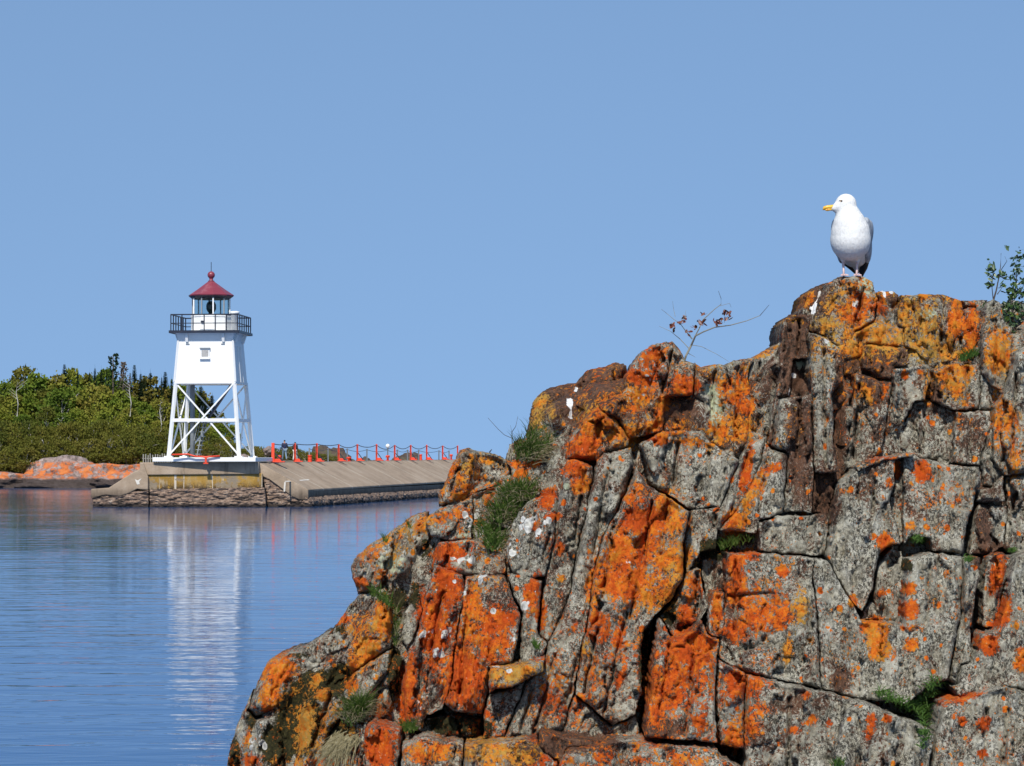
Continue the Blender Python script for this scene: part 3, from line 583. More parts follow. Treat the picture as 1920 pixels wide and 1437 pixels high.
([(490,1260),(500,1240),(545,1222),(570,1216),(600,1248),(560,1280),(540,1300),(520,1330),(480,1345),(465,1330),(478,1290)],-.02,22,.16,dict(gb=.1)),
([(476,1292),(466,1332),(482,1348),(520,1335),(510,1370),(498,1400),(486,1437),(470,1800),(350,1800),(424,1437),(435,1385),(452,1340)],.0,20,.15,dict(gb=.3)),
([(602,1250),(640,1243),(656,1265),(602,1300),(570,1340),(560,1380),(550,1437),(548,1800),(474,1800),(490,1437),(500,1400),(512,1370),(524,1332),(562,1283)],.08,16,.11,dict(rough=1.4)),
([(565,1320),(610,1292),(640,1300),(648,1330),(620,1370),(600,1410),(590,1440),(585,1800),(550,1800),(552,1440),(560,1390)],-.02,12,.08,dict(ob=.1)),
([(650,1332),(680,1362),(690,1342),(700,1332),(690,1358),(684,1437),(684,1800),(588,1800),(592,1440),(602,1410),(622,1372)],.03,12,.08,dict(gb=.1)),
([(737,1227),(756,1232),(750,1270),(742,1300),(712,1290),(714,1262)],.04,8,.05,dict(gb=.4)),
([(757,1150),(786,1120),(791,1150),(779,1185),(762,1215),(752,1200)],.03,8,.05,dict(gb=.3)),
([(702,1110),(745,1104),(776,1092),(772,1120),(750,1150),(738,1165),(734,1135),(722,1120)],.10,9,.06,{}),
([(684,1366),(697,1357),(752,1370),(750,1400),(745,1437),(745,1800),(684,1800)],-.16,7,.05,dict(ob=.2)),
([(752,1398),(790,1380),(870,1395),(868,1440),(868,1800),(748,1800)],-.15,8,.06,dict(ob=.1)),
([(872,1398),(1008,1388),(1014,1405),(1045,1432),(1030,1800),(870,1800)],-.16,9,.06,dict(ob=.2)),
([(1015,1370),(1060,1382),(1125,1395),(1060,1405),(1050,1430),(1012,1402)],-.12,6,.04,dict(bb=1)),
([(1050,1432),(1062,1407),(1128,1397),(1160,1389),(1200,1392),(1280,1400),(1345,1404),(1350,1420),(1395,1440),(1395,1800),(1035,1800)],-.17,9,.06,dict(gb=.2,ob=.1)),
([(1078,1305),(1148,1365),(1192,1345),(1202,1384),(1158,1386),(1126,1392),(1062,1378),(1058,1370)],.03,7,.05,dict(gb=.2)),
]
for poly, off, r, bd, kw in CELLS:
    kw = dict(kw); kw.setdefault('tilt', (rng.uniform(-.035, .035), rng.uniform(-.02, .03)))
    kw.setdefault('inset', rng.choice([-.3, .0, .3, 1.5])); rock_cell(poly, off * 1.7 + rng.uniform(-.03, .03), r, bd, parent=CLIFF, **kw)
# the outcrop goes on beyond the right edge of the picture
xs = [1952, 2010, 2080, 2160, 2230, 2320, 2410, 2500, 2600, 2710]
for i, (a, b) in enumerate(zip(xs, xs[1:])):
    tp = (600, 650, 640, 700, 680, 760, 800, 900, 960)[i]
    rock_cell([(a, tp), ((a + b) / 2, tp - 12), (b - 3, tp + 14), (b - 6, 1100), (a - 8, 1090)], .05 * (i % 2), 12, .07, gb=.2, ob=.24, sp=9, parent=CLIFF)
    rock_cell([(a - 8, 1096), (b - 6, 1104), (b - 14, 1800), (a - 12, 1800)], -.06, 12, .07, gb=.2, ob=.2, sp=9, parent=CLIFF)
# the mass behind the columns
core = [(1512,600),(1524,566),(1560,545),(1600,532),(1634,552),(1690,566),(1800,578),(1860,580),(1940,590),(2010,625),(2080,660),(2160,670),(2320,720),(2410,790),(2500,830),(2600,930),(2700,980),(2700,1800),(360,1800),(445,1437),(487,1330),(510,1270),(560,1240),(640,1200),(684,1120),(690,1060),(760,1010),(815,975),(845,900),(875,860),(940,875),(970,845),(1002,800),(1014,760),(1100,715),(1170,705),(1220,665),(1265,660),(1290,696),(1400,696),(1455,668),(1480,612)]
rock_cell(core, .34, 30, .25, gb=-.1, inset=5, back=3.2, sp=11, name='rock_mass', parent=CLIFF, rough=1.6)
# ---------------------------------------------------------------- water
k = NT('lake_water')
pos = k.n('NewGeometry').outputs['Position']
v1 = k.map((.55, 1.9, 1), vec=pos); v2 = k.map((2.2, 8, 1), rot=(0, 0, .12), vec=pos); v3 = k.map((.05, .11, 1), vec=pos)
h = k.math('MULTIPLY', k.noise(1.0, 3, .5, .4, vec=v1), .42)
h = k.math('MULTIPLY_ADD', k.noise(1.0, 2, .5, vec=v2), .06, h)
gust = k.step(k.noise(1, 3, .5, vec=v3), .3, .7)
h = k.math('MULTIPLY', h, k.math('MULTIPLY_ADD', gust, .45, .62))
k.b.inputs['IOR'].default_value = 1.333
yy = k.n('SeparateXYZ'); k.set(yy.inputs[0], pos)
t_ = k.math('MULTIPLY_ADD', k.noise(1.0, 3, .5, .3, vec=k.map((.35, .8, 1), loc=(5, 9, 0), vec=pos)), 3.2, k.math('DIVIDE', yy.outputs[1], .42))
saw = k.math('MULTIPLY', k.math('FRACT', t_), .42 * .011)
h = k.math('MULTIPLY', h, k.math('MULTIPLY_ADD', k.step(yy.outputs[1], 60, 22), .95, 1.0))
hm = k.math('ADD', k.math('MULTIPLY', h, .034), k.math('MULTIPLY', saw, k.math('MULTIPLY_ADD', gust, .6, .7)))
M['water'] = k.done((.010, .07, .20), .03, k.bump(hm, 1, 1.0), spec=.5)
W = []
pyd('water', [(-9000, -60, 0), (9000, -60, 0), (9000, 16000, 0), (-9000, 16000, 0)], [(0, 1, 2, 3)], M['water'])['kind'] = 'structure'
# ---------------------------------------------------------------- distant shore, breakwater
DX, DY = 5.84 / 34.5, 34 / 34.5
def crest(Y): return Vector((-13.4 + .1718 * (Y - 133), Y, 2.33 + .17 * min(1.3, (Y - 133) / 54)))
def ray_plane(px, py, p0, nrm):
    d = at(px, py, 1.0) - Vector((0, 0, CZ)); t = (p0 - Vector((0, 0, CZ))).dot(nrm) / d.dot(nrm); return Vector((0, 0, CZ)) + d * t

k = NT('shore_soil')
M['soil'] = k.done(k.ramp(k.noise(1.2, 6, .7), [(.3, (.06, .055, .02)), (.5, (.12, .10, .05)), (.7, (.2, .17, .13))]), .95, k.bump(k.noise(3, 5), .6, .3))
def smooth01(t): t = min(1, max(0, t)); return t * t * (3 - 2 * t)
V = []; nx, ny = 90, 90
for j in range(ny):
    for i in range(nx):
        x = -130 + i * 130 / (nx - 1); Y = 140 + j * 230 / (ny - 1)
        a = max(smooth01((Y - 221) / 5), smooth01((x + .1462 * Y) / 3) * smooth01((Y - 148) / 6)) * smooth01((-13.2 - max(0, (Y - 230) * .05) - x) / 4)
        z = -1.2 + a * 3.55 + (smooth01((Y - 226) / 30) * 1.0 * smooth01((-20 - x) / 8)) * a + noise.fractal((x / 6, Y / 6, 1), .8, 2, 4) * .22 * a
        V.append((x, Y, z))
Fc = [(j * nx + i, j * nx + i + 1, (j + 1) * nx + i + 1, (j + 1) * nx + i) for j in range(ny - 1) for i in range(nx - 1)]
pyd('shore_ground', V, Fc, M['soil'], smooth=True)['kind'] = 'structure'

def boulder(name, c, size, seed, mat, parent=None, sub=5, amp=.22, rz=0):
    bm = bmesh.new(); bmesh.ops.create_icosphere(bm, subdivisions=sub, radius=1)
    rr = random.Random(seed); pl = [(Vector((rr.gauss(0, 1), rr.gauss(0, 1), rr.gauss(0, .8))).normalized(), rr.uniform(.62, .88)) for _ in range(13)]
    for v in bm.verts:
        p = v.co.copy()
        for nrm, d in pl:
            t = p.dot(nrm) - d
            if t > 0: p -= nrm * t * .85
        q = p * 2.2 + Vector((seed * 3.1, 0, 0))
        p *= 1 + amp * noise.fractal(q, .9, 2, 5)
        v.co = Vector((p.x * size[0], p.y * size[1], p.z * size[2]))
    me = bpy.data.meshes.new(name); bm.to_mesh(me); bm.free()
    me.polygons.foreach_set('use_smooth', [True] * len(me.polygons))
    o = link(name, me, mat, parent, c); o.rotation_euler = (0, 0, rz); return o

# low rocky shore at the left: each ledge and boulder a thing
def shore_rock(px0, px1, pytop, Y, depth, seed, label, grp='lichen covered rocks along the far shore', sub=5, zb=-.6):
    a = at(px0, 862, Y); b = at(px1, 862, Y); zt = CZ - (pytop - HZ) / F * Y
    cx = (a.x + b.x) / 2; hz = (zt - zb) / 2
    o = boulder('shore_rock', (cx, Y + depth * .5, zb + hz), ((b.x - a.x) / 2 * 1.15, depth, hz * 1.22), seed, M['far_rock'], sub=sub, amp=.16)
    return tag(o, label, 'rock', grp)
shore_rock(46, 185, 862, 221, 3, 3, 'tall rounded shore rock with bright orange left shoulder, left of the breakwater ramp')
shore_rock(105, 300, 868, 220.6, 3.2, 9, 'long pale pinkish shore rock with orange streaks, running behind the breakwater ramp')
shore_rock(-70, 80, 884, 219.5, 2.5, 8, 'low dark flat ledge topped with orange lichen at the left edge of the water')
shore_rock(20, 190, 896, 218, 2.2, 12, 'dark wet ledge at the waterline below the tall rounded shore rock')
shore_rock(160, 300, 893, 217.6, 2.2, 14, 'dark wet ledge at the waterline below the long pinkish shore rock')
shore_rock(-160, -40, 888, 220, 3, 17, 'low dark shore rock just beyond the left edge of the picture')
def spit(px0, px1, pyt, Y, seed, label):
    a, b = at(px0, 862, Y), at(px1, 862, Y); zt = CZ - (pyt - HZ) / F * Y
    return tag(boulder('rock_spit', ((a.x + b.x) / 2, Y, .6), ((b.x - a.x) / 2, 7, (zt - .6) * 1.15), seed, M['dark_rock'], sub=5, amp=.25), label, 'rocky spit')
k = NT('dark_shore_rock')
M['dark_rock'] = k.done(k.ramp(k.noise(.6, 6, .7), [(.3, (.03, .02, .015)), (.5, (.09, .06, .04)), (.65, (.09, .10, .03)), (.8, (.22, .19, .16))]), .9, k.bump(k.noise(.9, 6), .8, .6))
spit(560, 672, 848, 262, 2, 'brown scrubby rock spit sloping down to the lake behind the second and fifth orange posts')
spit(640, 712, 860, 285, 4, 'dark low tip of rock just above the breakwater crest')
spit(690, 822, 852, 300, 6, 'low dark brown islet seen between the right hand orange posts')

# breakwater
def concrete(name, wet=True, joints=False):
    k = NT(name)
    P = k.n('NewGeometry').outputs['Position']
    z = k.n('SeparateXYZ'); k.set(z.inputs[0], P); Z = z.outputs[2]; X = z.outputs[0]
    n1 = k.noise(.6, 6, .65, vec=P); n2 = k.noise(4, 6, .7, vec=P)
    col = k.ramp(k.math('MULTIPLY_ADD', n2, .35, k.math('MULTIPLY', n1, .65)), [(.3, (.20, .145, .095)), (.5, (.33, .245, .165)), (.7, (.43, .34, .25))])
    if wet:
        stk = k.noise(1.0, 5, .7, vec=k.map((1.6, 1.6, .15), vec=P))
        low = k.step(k.math('ADD', Z, k.math('MULTIPLY', stk, .9)), 1.65, .75)
        col = k.mix(k.math('MULTIPLY', low, .88), col, (.035, .022, .014))
        drip = k.math('MULTIPLY', k.step(stk, .52, .66), .6)
        col = k.mix(drip, col, (.10, .075, .05))
    if joints:
        s = k.math('ADD', k.math('MULTIPLY', X, DX), k.math('MULTIPLY', z.outputs[1], DY))
        s = k.math('MULTIPLY_ADD', k.noise(.8, 2, vec=P), .12, s)
        fr = k.math('FRACT', k.math('DIVIDE', s, 6.9))
        ln = k.math('MULTIPLY', k.math('LESS_THAN', fr, .026), k.step(n2, .25, .35))
        col = k.mix(k.math('MULTIPLY', ln, .7), col, (.50, .43, .33))
        fr2 = k.step(k.noise(1.0, 3, vec=k.map((.15, .9, .15), rot=(0, 0, .17), vec=P)), .4, .65)
        col = k.mix(k.math('MULTIPLY', fr2, .13), col, (.16, .12, .085))
    return k.done(col, .9, k.bump(k.math('ADD', n2, k.noise(18, 4, .6, vec=P)), .5, .05))
M['conc'] = concrete('weathered_concrete'); M['slab'] = concrete('sloped_concrete', False, True)
k = NT('yellow_stained_concrete'); P_ = k.n('NewGeometry').outputs['Position']
z = k.n('SeparateXYZ'); k.set(z.inputs[0], P_)
stk = k.noise(1.0, 6, .7, vec=k.map((1.6, 1.6, .6), vec=P_)); n2 = k.noise(4, 6, .78, vec=P_)
c = k.ramp(stk, [(.3, (.34, .26, .14)), (.48, (.36, .21, .04)), (.6, (.27, .15, .02)), (.75, (.5, .42, .3))])
lo = k.step(k.math('ADD', z.outputs[2], k.math('MULTIPLY', n2, 1.1)), 1.95, 1.5)
c = k.mix(k.math('MULTIPLY', lo, k.step(n2, .40, .5)), c, (.03, .02, .012))
c = k.mix(k.step(k.noise(1, 3, .6, vec=k.map((3.5, 3.5, .1), loc=(4, 0, 0), vec=P_)), .62, .68), c, (.55, .48, .38))
c = k.mix(k.step(k.noise(.8, 6, .75, vec=k.map(loc=(3, 3, 0), vec=P_)), .5, .6), c, (.24, .19, .13))
M['yellow'] = k.done(c, .9, k.bump(n2, .7, .1))
k = NT('rubble_stone'); P_ = k.n('NewGeometry').outputs['Position']
z = k.n('SeparateXYZ'); k.set(z.inputs[0], P_)
vz = k.voro(3.6, vec=k.map((1, 1, 1.9), vec=P_)); n2 = k.noise(4, 6, .75, vec=P_)
c = k.ramp(n2, [(.28, (.05, .03, .02)), (.40, (.17, .11, .075)), (.55, (.30, .205, .145)), (.64, (.36, .27, .20)), (.7, (.66, .58, .47))])
c = k.mix(k.step(k.noise(2.4, 5, .7, vec=k.map((.35, .6, 2.4), vec=P_)), .55, .60), c, (.03, .02, .014))
wet = k.step(k.math('ADD', z.outputs[2], k.math('MULTIPLY', n2, .25)), .36, .22)
c = k.mix(k.math('MULTIPLY', wet, .93), c, (.012, .008, .006))
M['rubble'] = k.done(c, .9, k.bump(k.math('ADD', n2, k.math('MULTIPLY', vz, -1.2)), 1, .16))

YF = 131.0
BW = thing('breakwater', at(390, 950, 134), 'long brown concrete breakwater with a sloped deck, lighthouse on its left end', 'breakwater')
BO = Vector(BW.location)
def prism(name, prof, Y0, Y1, mat, bev=.04):       # profile in columns/rows at the front plane, real depth behind
    A = [at(x, y, YF) for x, y in prof]; n = len(A)
    V = [Vector((p.x, Y0, p.z)) - BO for p in A] + [Vector((p.x, Y1, p.z)) - BO for p in A]
    return MB().add(V, [tuple(range(n))[::-1], tuple(range(n, 2 * n))] + [(i, (i + 1) % n, n + (i + 1) % n, n + i) for i in range(n)]).build(name, mat, BW, bevel=bev)
prism('coping', [(262,867.5),(486,866.5),(486,889),(266,891)], YF - .12, YF + 10, M['conc'])
prism('head_wall', [(262,888),(492,888),(492,924),(470,919),(430,923),(380,918),(330,925),(280,924),(262,926)], YF, YF + 9.6, M['yellow'])
prism('ramp', [(172,917),(205,915),(250,886),(263,880),(264,868),(270,868),(279,895),(279,919),(258,917),(243,925),(225,931),(200,928),(172,934)], YF - .25, YF + 8, M['conc'])
def rough_block(name, prof, Y0, Y1, mat, seed, amp=.16):   # broken masonry footing
    A = [at(x, y, YF) for x, y in prof]
    bm = bmesh.new(); n = len(A)
    f = bm.faces.new([bm.verts.new((p.x, Y0, p.z)) for p in A]); r = bmesh.ops.extrude_face_region(bm, geom=[f])
    for v in r['geom']:
        if isinstance(v, bmesh.types.BMVert): v.co.y = Y1
    bmesh.ops.triangulate(bm, faces=bm.faces[:])
    for _ in range(7):
        es = [e for e in bm.edges if e.calc_length() > .22 and min(e.verts[0].co.y, e.verts[1].co.y) < Y0 + 1.5]
        if not es: break
        bmesh.ops.subdivide_edges(bm, edges=es, cuts=1); bmesh.ops.triangulate(bm, faces=bm.faces[:])
    for v in bm.verts:
        p = v.co
        d, pt = noise.voronoi((p.x * 1.7 + seed, p.y * 1.7, p.z * 3.2)); b = (d[1] - d[0])
        a = noise.fractal((p.x * 2.2, p.y * 2.2, p.z * 3), .8, 2, 4)
        v.co = p + Vector((a * amp * .5, -(min(b, .35) - .2) * amp * 2.2 + a * amp, a * amp * .45)) - BO
    bmesh.ops.recalc_face_normals(bm, faces=bm.faces[:])
    me = bpy.data.meshes.new(name); bm.to_mesh(me); bm.free()
    return link(name, me, mat, BW)
rough_block('footing', [(174,926),(279,920),(279,957),(176,958)], YF - .2, YF + 7, M['rubble'], 1, .07)
rough_block('footing', [(282,918),(496,914),(500,957),(282,957)], YF - .15, YF + 8, M['rubble'], 5, .07)
rough_block('footing', [(486,884),(500,896),(530,918),(575,944),(575,957),(502,957),(498,914)], YF + .35, YF + 6, M['rubble'], 9, .11)
# sloped deck swept along the breakwater
C0, D0 = at(486, 867.5, 132.6), at(578, 918, 131.6)
L = 86.0; dv = Vector((DX, DY, 0)); up = Vector((0, 0, .30))
def sweep(name, sec, mat, L0=0, L1=L, rise=.26, parts=1, bev=.03):
    m = MB(); n = len(sec)
    V = [p + dv * L0 - BO for p in sec] + [p + dv * L1 + Vector((0, 0, rise)) - BO for p in sec]
    m.add(V, [tuple(range(n)), tuple(range(2 * n - 1, n - 1, -1))] + [(i, n + i, n + (i + 1) % n, (i + 1) % n) for i in range(n)])
    o = m.build(name, mat, BW, bevel=bev); 
    bm = bmesh.new(); bm.from_mesh(o.data); bmesh.ops.recalc_face_normals(bm, faces=bm.faces[:]); bm.to_mesh(o.data); bm.free(); return o
back = Vector((-DY, DX, 0))
sweep('sloped_deck', [C0, D0, D0 - Vector((0, 0, .12)), D0 - Vector((.5, 0, .12)), C0 - Vector((0, 0, .7))], M['slab'])
e = Vector((.012, -.05, 0))
sweep('toe_wall', [D0 + e * .0 + Vector((-.02, 0, -.10)), D0 + Vector((-.02, 0, -.62)), D0 + Vector((-1.5, 0, -.62)), C0 + Vector((-.3, 0, -.72)), C0 + Vector((-.02, .1, -.1)), D0 + Vector((-.6, 0, -.1))], M['conc'], L0=-.05, rise=.02)
sweep('walkway', [C0 + Vector((0, 0, -.03)), C0 + Vector((0, 0, -.5)), C0 + back * 4.5 + Vector((0, 0, -3)), C0 + back * 4.5 + Vector((0, 0, -.06))], M['conc'], L0=.6)
# masonry footing of the long side
m = bmesh.new(); nu, nv = 420, 10; G = []
for i in range(nu + 1):
    for j in range(nv + 1):
        p = D0 + dv * (-.35 + i * (L + .3) / nu) + Vector((0, 0, -.60 - j * .09))
        d, pt = noise.voronoi((p.x * 2 + p.y * 1.4, p.y * .3, p.z * 3.4)); b = d[1] - d[0]
        a = noise.fractal((p.y * 1.3, 3, p.z * 3), .8, 2, 4)
        p = p + Vector((DY, -DX, 0)) * ((min(b, .4) - .22) * .12 + a * .09 - (.25 if j == nv else 0) - (.12 if j == 0 else 0))
        G.append(m.verts.new(p - BO))
for i in range(nu):
    for j in range(nv):
        q = i * (nv + 1) + j; m.faces.new((G[q], G[q + 1], G[q + nv + 2], G[q + nv + 1]))
for j in (0,):
    pass
me = bpy.data.meshes.new('footing'); m.to_mesh(me); m.free()
o = link('footing', me, M['rubble'], BW)
sm_ = o.modifiers.new('thick', 'SOLIDIFY'); sm_.thickness = .5; sm_.offset = 0
# white bracket-shaped mark painted on the slope, light patch on the ramp
nrm = (D0 - C0).cross(dv).normalized(); nrm = nrm if nrm.z > 0 else -nrm
k = NT('chalky_white_paint'); M['mark'] = k.done(k.ramp(k.noise(2, 5, .7), [(.3, (.42, .37, .3)), (.6, (.66, .62, .54))]), .9)
def strip(pts, wd, nn, name='painted_mark', mat=None):
    m = MB(); nn = Vector(nn)
    for a, b in zip(pts, pts[1:]):
        d = (b - a).normalized(); s_ = nn.cross(d) * wd / 2; u = nn * .012
        V = [a - s_, a + s_, b + s_, b - s_]; V = [v + nn * .004 - BO for v in V] + [v + nn * .004 + u - BO for v in V]
        m.add(V, [(0, 3, 2, 1), (4, 5, 6, 7), (0, 1, 5, 4), (2, 3, 7, 6), (1, 2, 6, 5), (3, 0, 4, 7)])
    return m.build(name, mat or M['mark'], BW)
strip([ray_plane(x, y, C0, nrm) for x, y in ((535,903.5),(556,902),(579,900))], .10, nrm)
fn = Vector((0, -1, 0))
strip([at(534.5, 904, 131.24), at(533, 922, 131.24)], .09, fn)
# concrete end block under the sloped deck
A = [at(x, y, 131.25) for x, y in ((486,868.5),(578,918.5),(578,938),(561,937),(546,930),(528,916),(505,899),(492,893),(486,893))]
n = len(A); Vf = [p - BO for p in A]; Vb = [Vector((p.x + .25, 133.4, p.z)) - BO for p in A]
MB().add(Vf + Vb, [tuple(range(n))[::-1], tuple(range(n, 2 * n))] + [(i, (i + 1) % n, n + (i + 1) % n, n + i) for i in range(n)]).build('end_wall', M['conc'], BW, bevel=.03)
k = NT('pale_spall'); M['spall'] = k.done((.62, .58, .5), .9, k.bump(k.noise(6, 4), .5, .05))
A = [at(x, y, YF - .25) for x, y in ((253,899),(258,901),(266,897),(261,903),(262,908),(257,909),(255,904))]; n = len(A)
MB().add([p + Vector((0, -.012, 0)) - BO for p in A] + [p - BO for p in A], [tuple(range(n))] + [(i, (i + 1) % n, n + (i + 1) % n, n + i) for i in range(n)]).build('spalled_patch', M['spall'], BW)

# ---------------------------------------------------------------- orange chain posts along the crest
POSTX = [512, 553, 594, 635, 670, 706, 740, 770, 800, 830, 858]
ords = ['widest orange post, nearest the lighthouse', 'orange post directly in front of the walker in the dark jacket', 'orange post just right of the orange barrel bollard', 'fourth orange post from the lighthouse, over the dark spit',
        'fifth orange post from the lighthouse', 'sixth orange post, left of the white globe', 'seventh orange post, right of the white globe', 'eighth orange post from the lighthouse', 'ninth orange post from the lighthouse',
        'tenth orange post, second from the foreground rock', 'last orange post, half hidden by the foreground rock']
tops = []
def bars(parent, name, segs, mat, **kw):
    m = MB()
    for s in segs: m.bar(*s, **kw)
    return m.build(name, mat, parent)
proto = None
for i, p in enumerate(POSTX):
    Y = 36.25 / (.1718 + (960 - p) / F); c = crest(Y); c.x = (p - 960) / F * Y; c.z = C0.z + .26 * (Y - 132.6) / 84.8 + .0
    if proto is None:
        t = thing('chain_post', c, '', 'post', 'orange posts carrying the chain along the breakwater')
        def box_(nm, cc, dd): return MB().box(cc, dd).build(nm, M['orange'], t, bevel=.01)
        box_('upright', (0, 0, .53), (.13, .13, 1.06)); box_('base_plate', (.22, 0, .03), (.62, .34, .06))
        bars(t, 'brace', [((.05, 0, .52), (.44, 0, .05), .055)], M['dark'])
        box_('gusset', (.2, 0, .12), (.3, .05, .13))
        proto = t
    else:
        t = proto.copy(); COL.objects.link(t)
        for ch in proto.children: q = ch.copy(); COL.objects.link(q); q.parent = t
        t.location = c
    t['label'] = ords[i] + ' on the breakwater crest'
    if i == 0: t.scale = (1.25, 1.25, 1)
    if i > 0: t.scale = (.85, .85, .97 + .02 * (i % 3))
    tops.append(c + Vector((0, 0, 1.0 if i == 0 else 1.02)))
for i, (a, b) in enumerate(zip(tops, tops[1:])):
    sag = (.06, .05, .08, .2, .16, .28, .25, .25, .22, .24)[i]
    m = MB()
    pts = [a.lerp(b, t / 14) - Vector((0, 0, sag * 4 * (t / 14) * (1 - t / 14))) - a for t in range(15)]
    m.tube(pts, .02, 5)
    for q in range(14): m.box((pts[q] + pts[q + 1]) / 2, (.05, .12, .05))
    o = m.build('chain', M['chain'], None, loc=a)
    tag(o, 'hanging chain between the %s and %s orange posts counted from the lighthouse' % (('first','second','third','fourth','fifth','sixth','seventh','eighth','ninth','tenth')[i], ('second','third','fourth','fifth','sixth','seventh','eighth','ninth','tenth','eleventh')[i]), 'chain', 'chains between the orange posts')
# thin grey stanchions and second chain on the lake side
gp = []
for i, p in enumerate((580, 615, 651, 688, 727, 745, 764, 785, 823, 842)):
    Y = 36.25 / (.1718 + (960 - p) / F) + 6; c = at(p, 862, Y); c.z = 2.35
    hgt = .85 if p != 727 else .95
    t = thing('stanchion', c, 'thin grey stanchion behind the crest, ' + ('behind the orange barrel bollard','between the third and fourth orange posts','between the fourth and fifth orange posts','between the fifth and sixth orange posts','carrying the white globe light','right of the seventh orange post','left of the eighth orange post','between the eighth and ninth orange posts','left of the tenth orange post','right of the tenth orange post')[i], 'stanchion', 'thin grey stanchions behind the orange posts')
    MB().tube([(0, 0, 0), (0, 0, hgt)], .045, 8).build('pole', M['grey_metal'], t); MB().lathe([(.11, 0), (.11, .03), (.05, .04)], n=12).build('base_plate', M['grey_metal'], t)
    if p == 727:
        M['globe'] = painted('globe_glass', (.82, .82, .80), .25, 0)
        MB().lathe([(.02, -.14)] + [(.145 * math.sin(a), -.145 * math.cos(a)) for a in [x * math.pi / 10 for x in range(1, 10)]] + [(.01, .145)], c + Vector((0, 0, hgt + .13)), 16).build('globe_lamp', M['globe'], None, True)
        g = bpy.data.objects['globe_lamp']; g.parent = t; g.data.transform(Matrix.Translation(-c))
    gp.append(c + Vector((0, 0, .8)))
for i, (a, b) in enumerate(zip(gp, gp[1:])):
    pts = [a.lerp(b, t / 10) - Vector((0, 0, .5 * (t / 10) * (1 - t / 10))) - a for t in range(11)]
    tag(MB().tube(pts, .016, 5).build('cable', M['chain'], None, loc=a), 'thin slack cable on the lake side, running right from the %s grey stanchion' % ('first','second','third','fourth','fifth','sixth','seventh','eighth','ninth')[i], 'cable', 'cables between the grey stanchions')
# orange bollards
def bollard(px, pytop, wpx, kind, lab):
    Y = 36.25 / (.1718 + (960 - px) / F) + 1.2; c = at(px, 862, Y); c.z = C0.z + .26 * (Y - 132.6) / 84.8 - .05
    hh = CZ - (pytop - HZ) / F * Y - c.z; r_ = wpx / 2 / F * Y
    t = thing('bollard', c, lab, 'bollard', 'orange mooring bollards behind the crest')
    if kind == 'barrel':
        MB().lathe([(r_ * 1.0, 0), (r_ * 1.05, .02), (r_ * .93, .06), (r_ * .93, hh * .45), (r_ * 1.0, hh * .5), (r_ * .93, hh * .55), (r_ * .93, hh * .86), (r_ * 1.12, hh * .9), (r_ * 1.12, hh * .98), (r_ * .9, hh)], n=20).build('barrel', M['orange'], t, True)
        MB().lathe([(r_ * 1.25, 0), (r_ * 1.25, .05)], n=20).build('base_plate', M['orange'], t)
    else:
        MB().lathe([(r_ * .55, .05), (r_ * .5, hh * .6), (r_ * .9, hh * .75), (r_ * .95, hh * .95), (r_ * .7, hh)], n=18).build('post', M['orange'], t, True)
        MB().box((0, 0, .03), (r_ * 2.2, r_ * 2, .06)).build('base_plate', M['orange'], t, bevel=.01)
        MB().tube([(-r_ * 1.05, 0, hh * .7), (r_ * 1.05, 0, hh * .7)], r_ * .22, 10).build('cross_pin', M['orange'], t, True)
bollard(524, 854, 7.5, 'b', 'low orange bollard between the first orange post and the walker in jeans')
bollard(581, 853.5, 8, 'barrel', 'orange barrel shaped bollard between the second and third orange posts')
bollard(654, 857, 9, 'b', 'low orange bollard between the fourth and fifth orange posts')
bollard(727, 854, 8, 'b', 'low orange bollard under the white globe light')
bollard(789, 852, 5, 'barrel', 'narrow orange bollard between the eighth and ninth orange posts')
bollard(846, 852, 6, 'b', 'orange bollard beside the foreground rock, between the last two orange posts')
bollard(770 + 9, 859, 5, 'b', 'small orange bollard at the foot of the eighth orange post')

# ---------------------------------------------------------------- lighthouse
TH = R(-5.0); TB = Vector(((396 - 960) / F * 133, 133, 2.62))
LH = thing('lighthouse', TB, 'white open-framed lighthouse with a red roofed lantern on the breakwater end', 'lighthouse', rz=TH)
zc = lambda py: (CZ - (py - HZ) / F * 131.3) - TB.z
hw = lambda z: 1.89 - (z / 6.3) * .45                   # half width of the frame at height z
zg, zb, zt = zc(788), zc(716), zc(637)
MB().box((.15, 0, -.12), (5.5, 5.1, .22)).build('base_slab', M['white'], LH, bevel=.02)
for sx in (-1, 1):
    for sy in (-1, 1):
        m = MB().bar((sx * hw(0), sy * hw(0), -.005), (sx * (hw(zb) - .04), sy * (hw(zb) - .04), zb + .04), .165, .165)
        leg = m.build('leg', M['white'], LH, bevel=.015)
        MB().box((sx * hw(0), sy * hw(0), .03), (.42, .42, .07)).build('foot_plate', M['white'], leg, bevel=.01)
def P4(sx, sy, z): return Vector((sx * (hw(z) - .02), sy * (hw(z) - .02), z))
sides = [((-1, -1), (1, -1)), ((1, -1), (1, 1)), ((1, 1), (-1, 1)), ((-1, 1), (-1, -1))]
for a, b in sides:
    MB().bar(P4(*a, zg), P4(*b, zg), .15, .17).build('girder', M['white'], LH)
    n_ = Vector(((a[0] + b[0]) / 2, (a[1] + b[1]) / 2, 0)) * .05
    MB().bar(P4(*a, .12) + n_, P4(*b, zb - .05) + n_, .075).build('cross_brace', M['white'], LH)
    MB().bar(P4(*b, .12) - n_, P4(*a, zb - .05) - n_, .075).build('cross_brace', M['white'], LH)
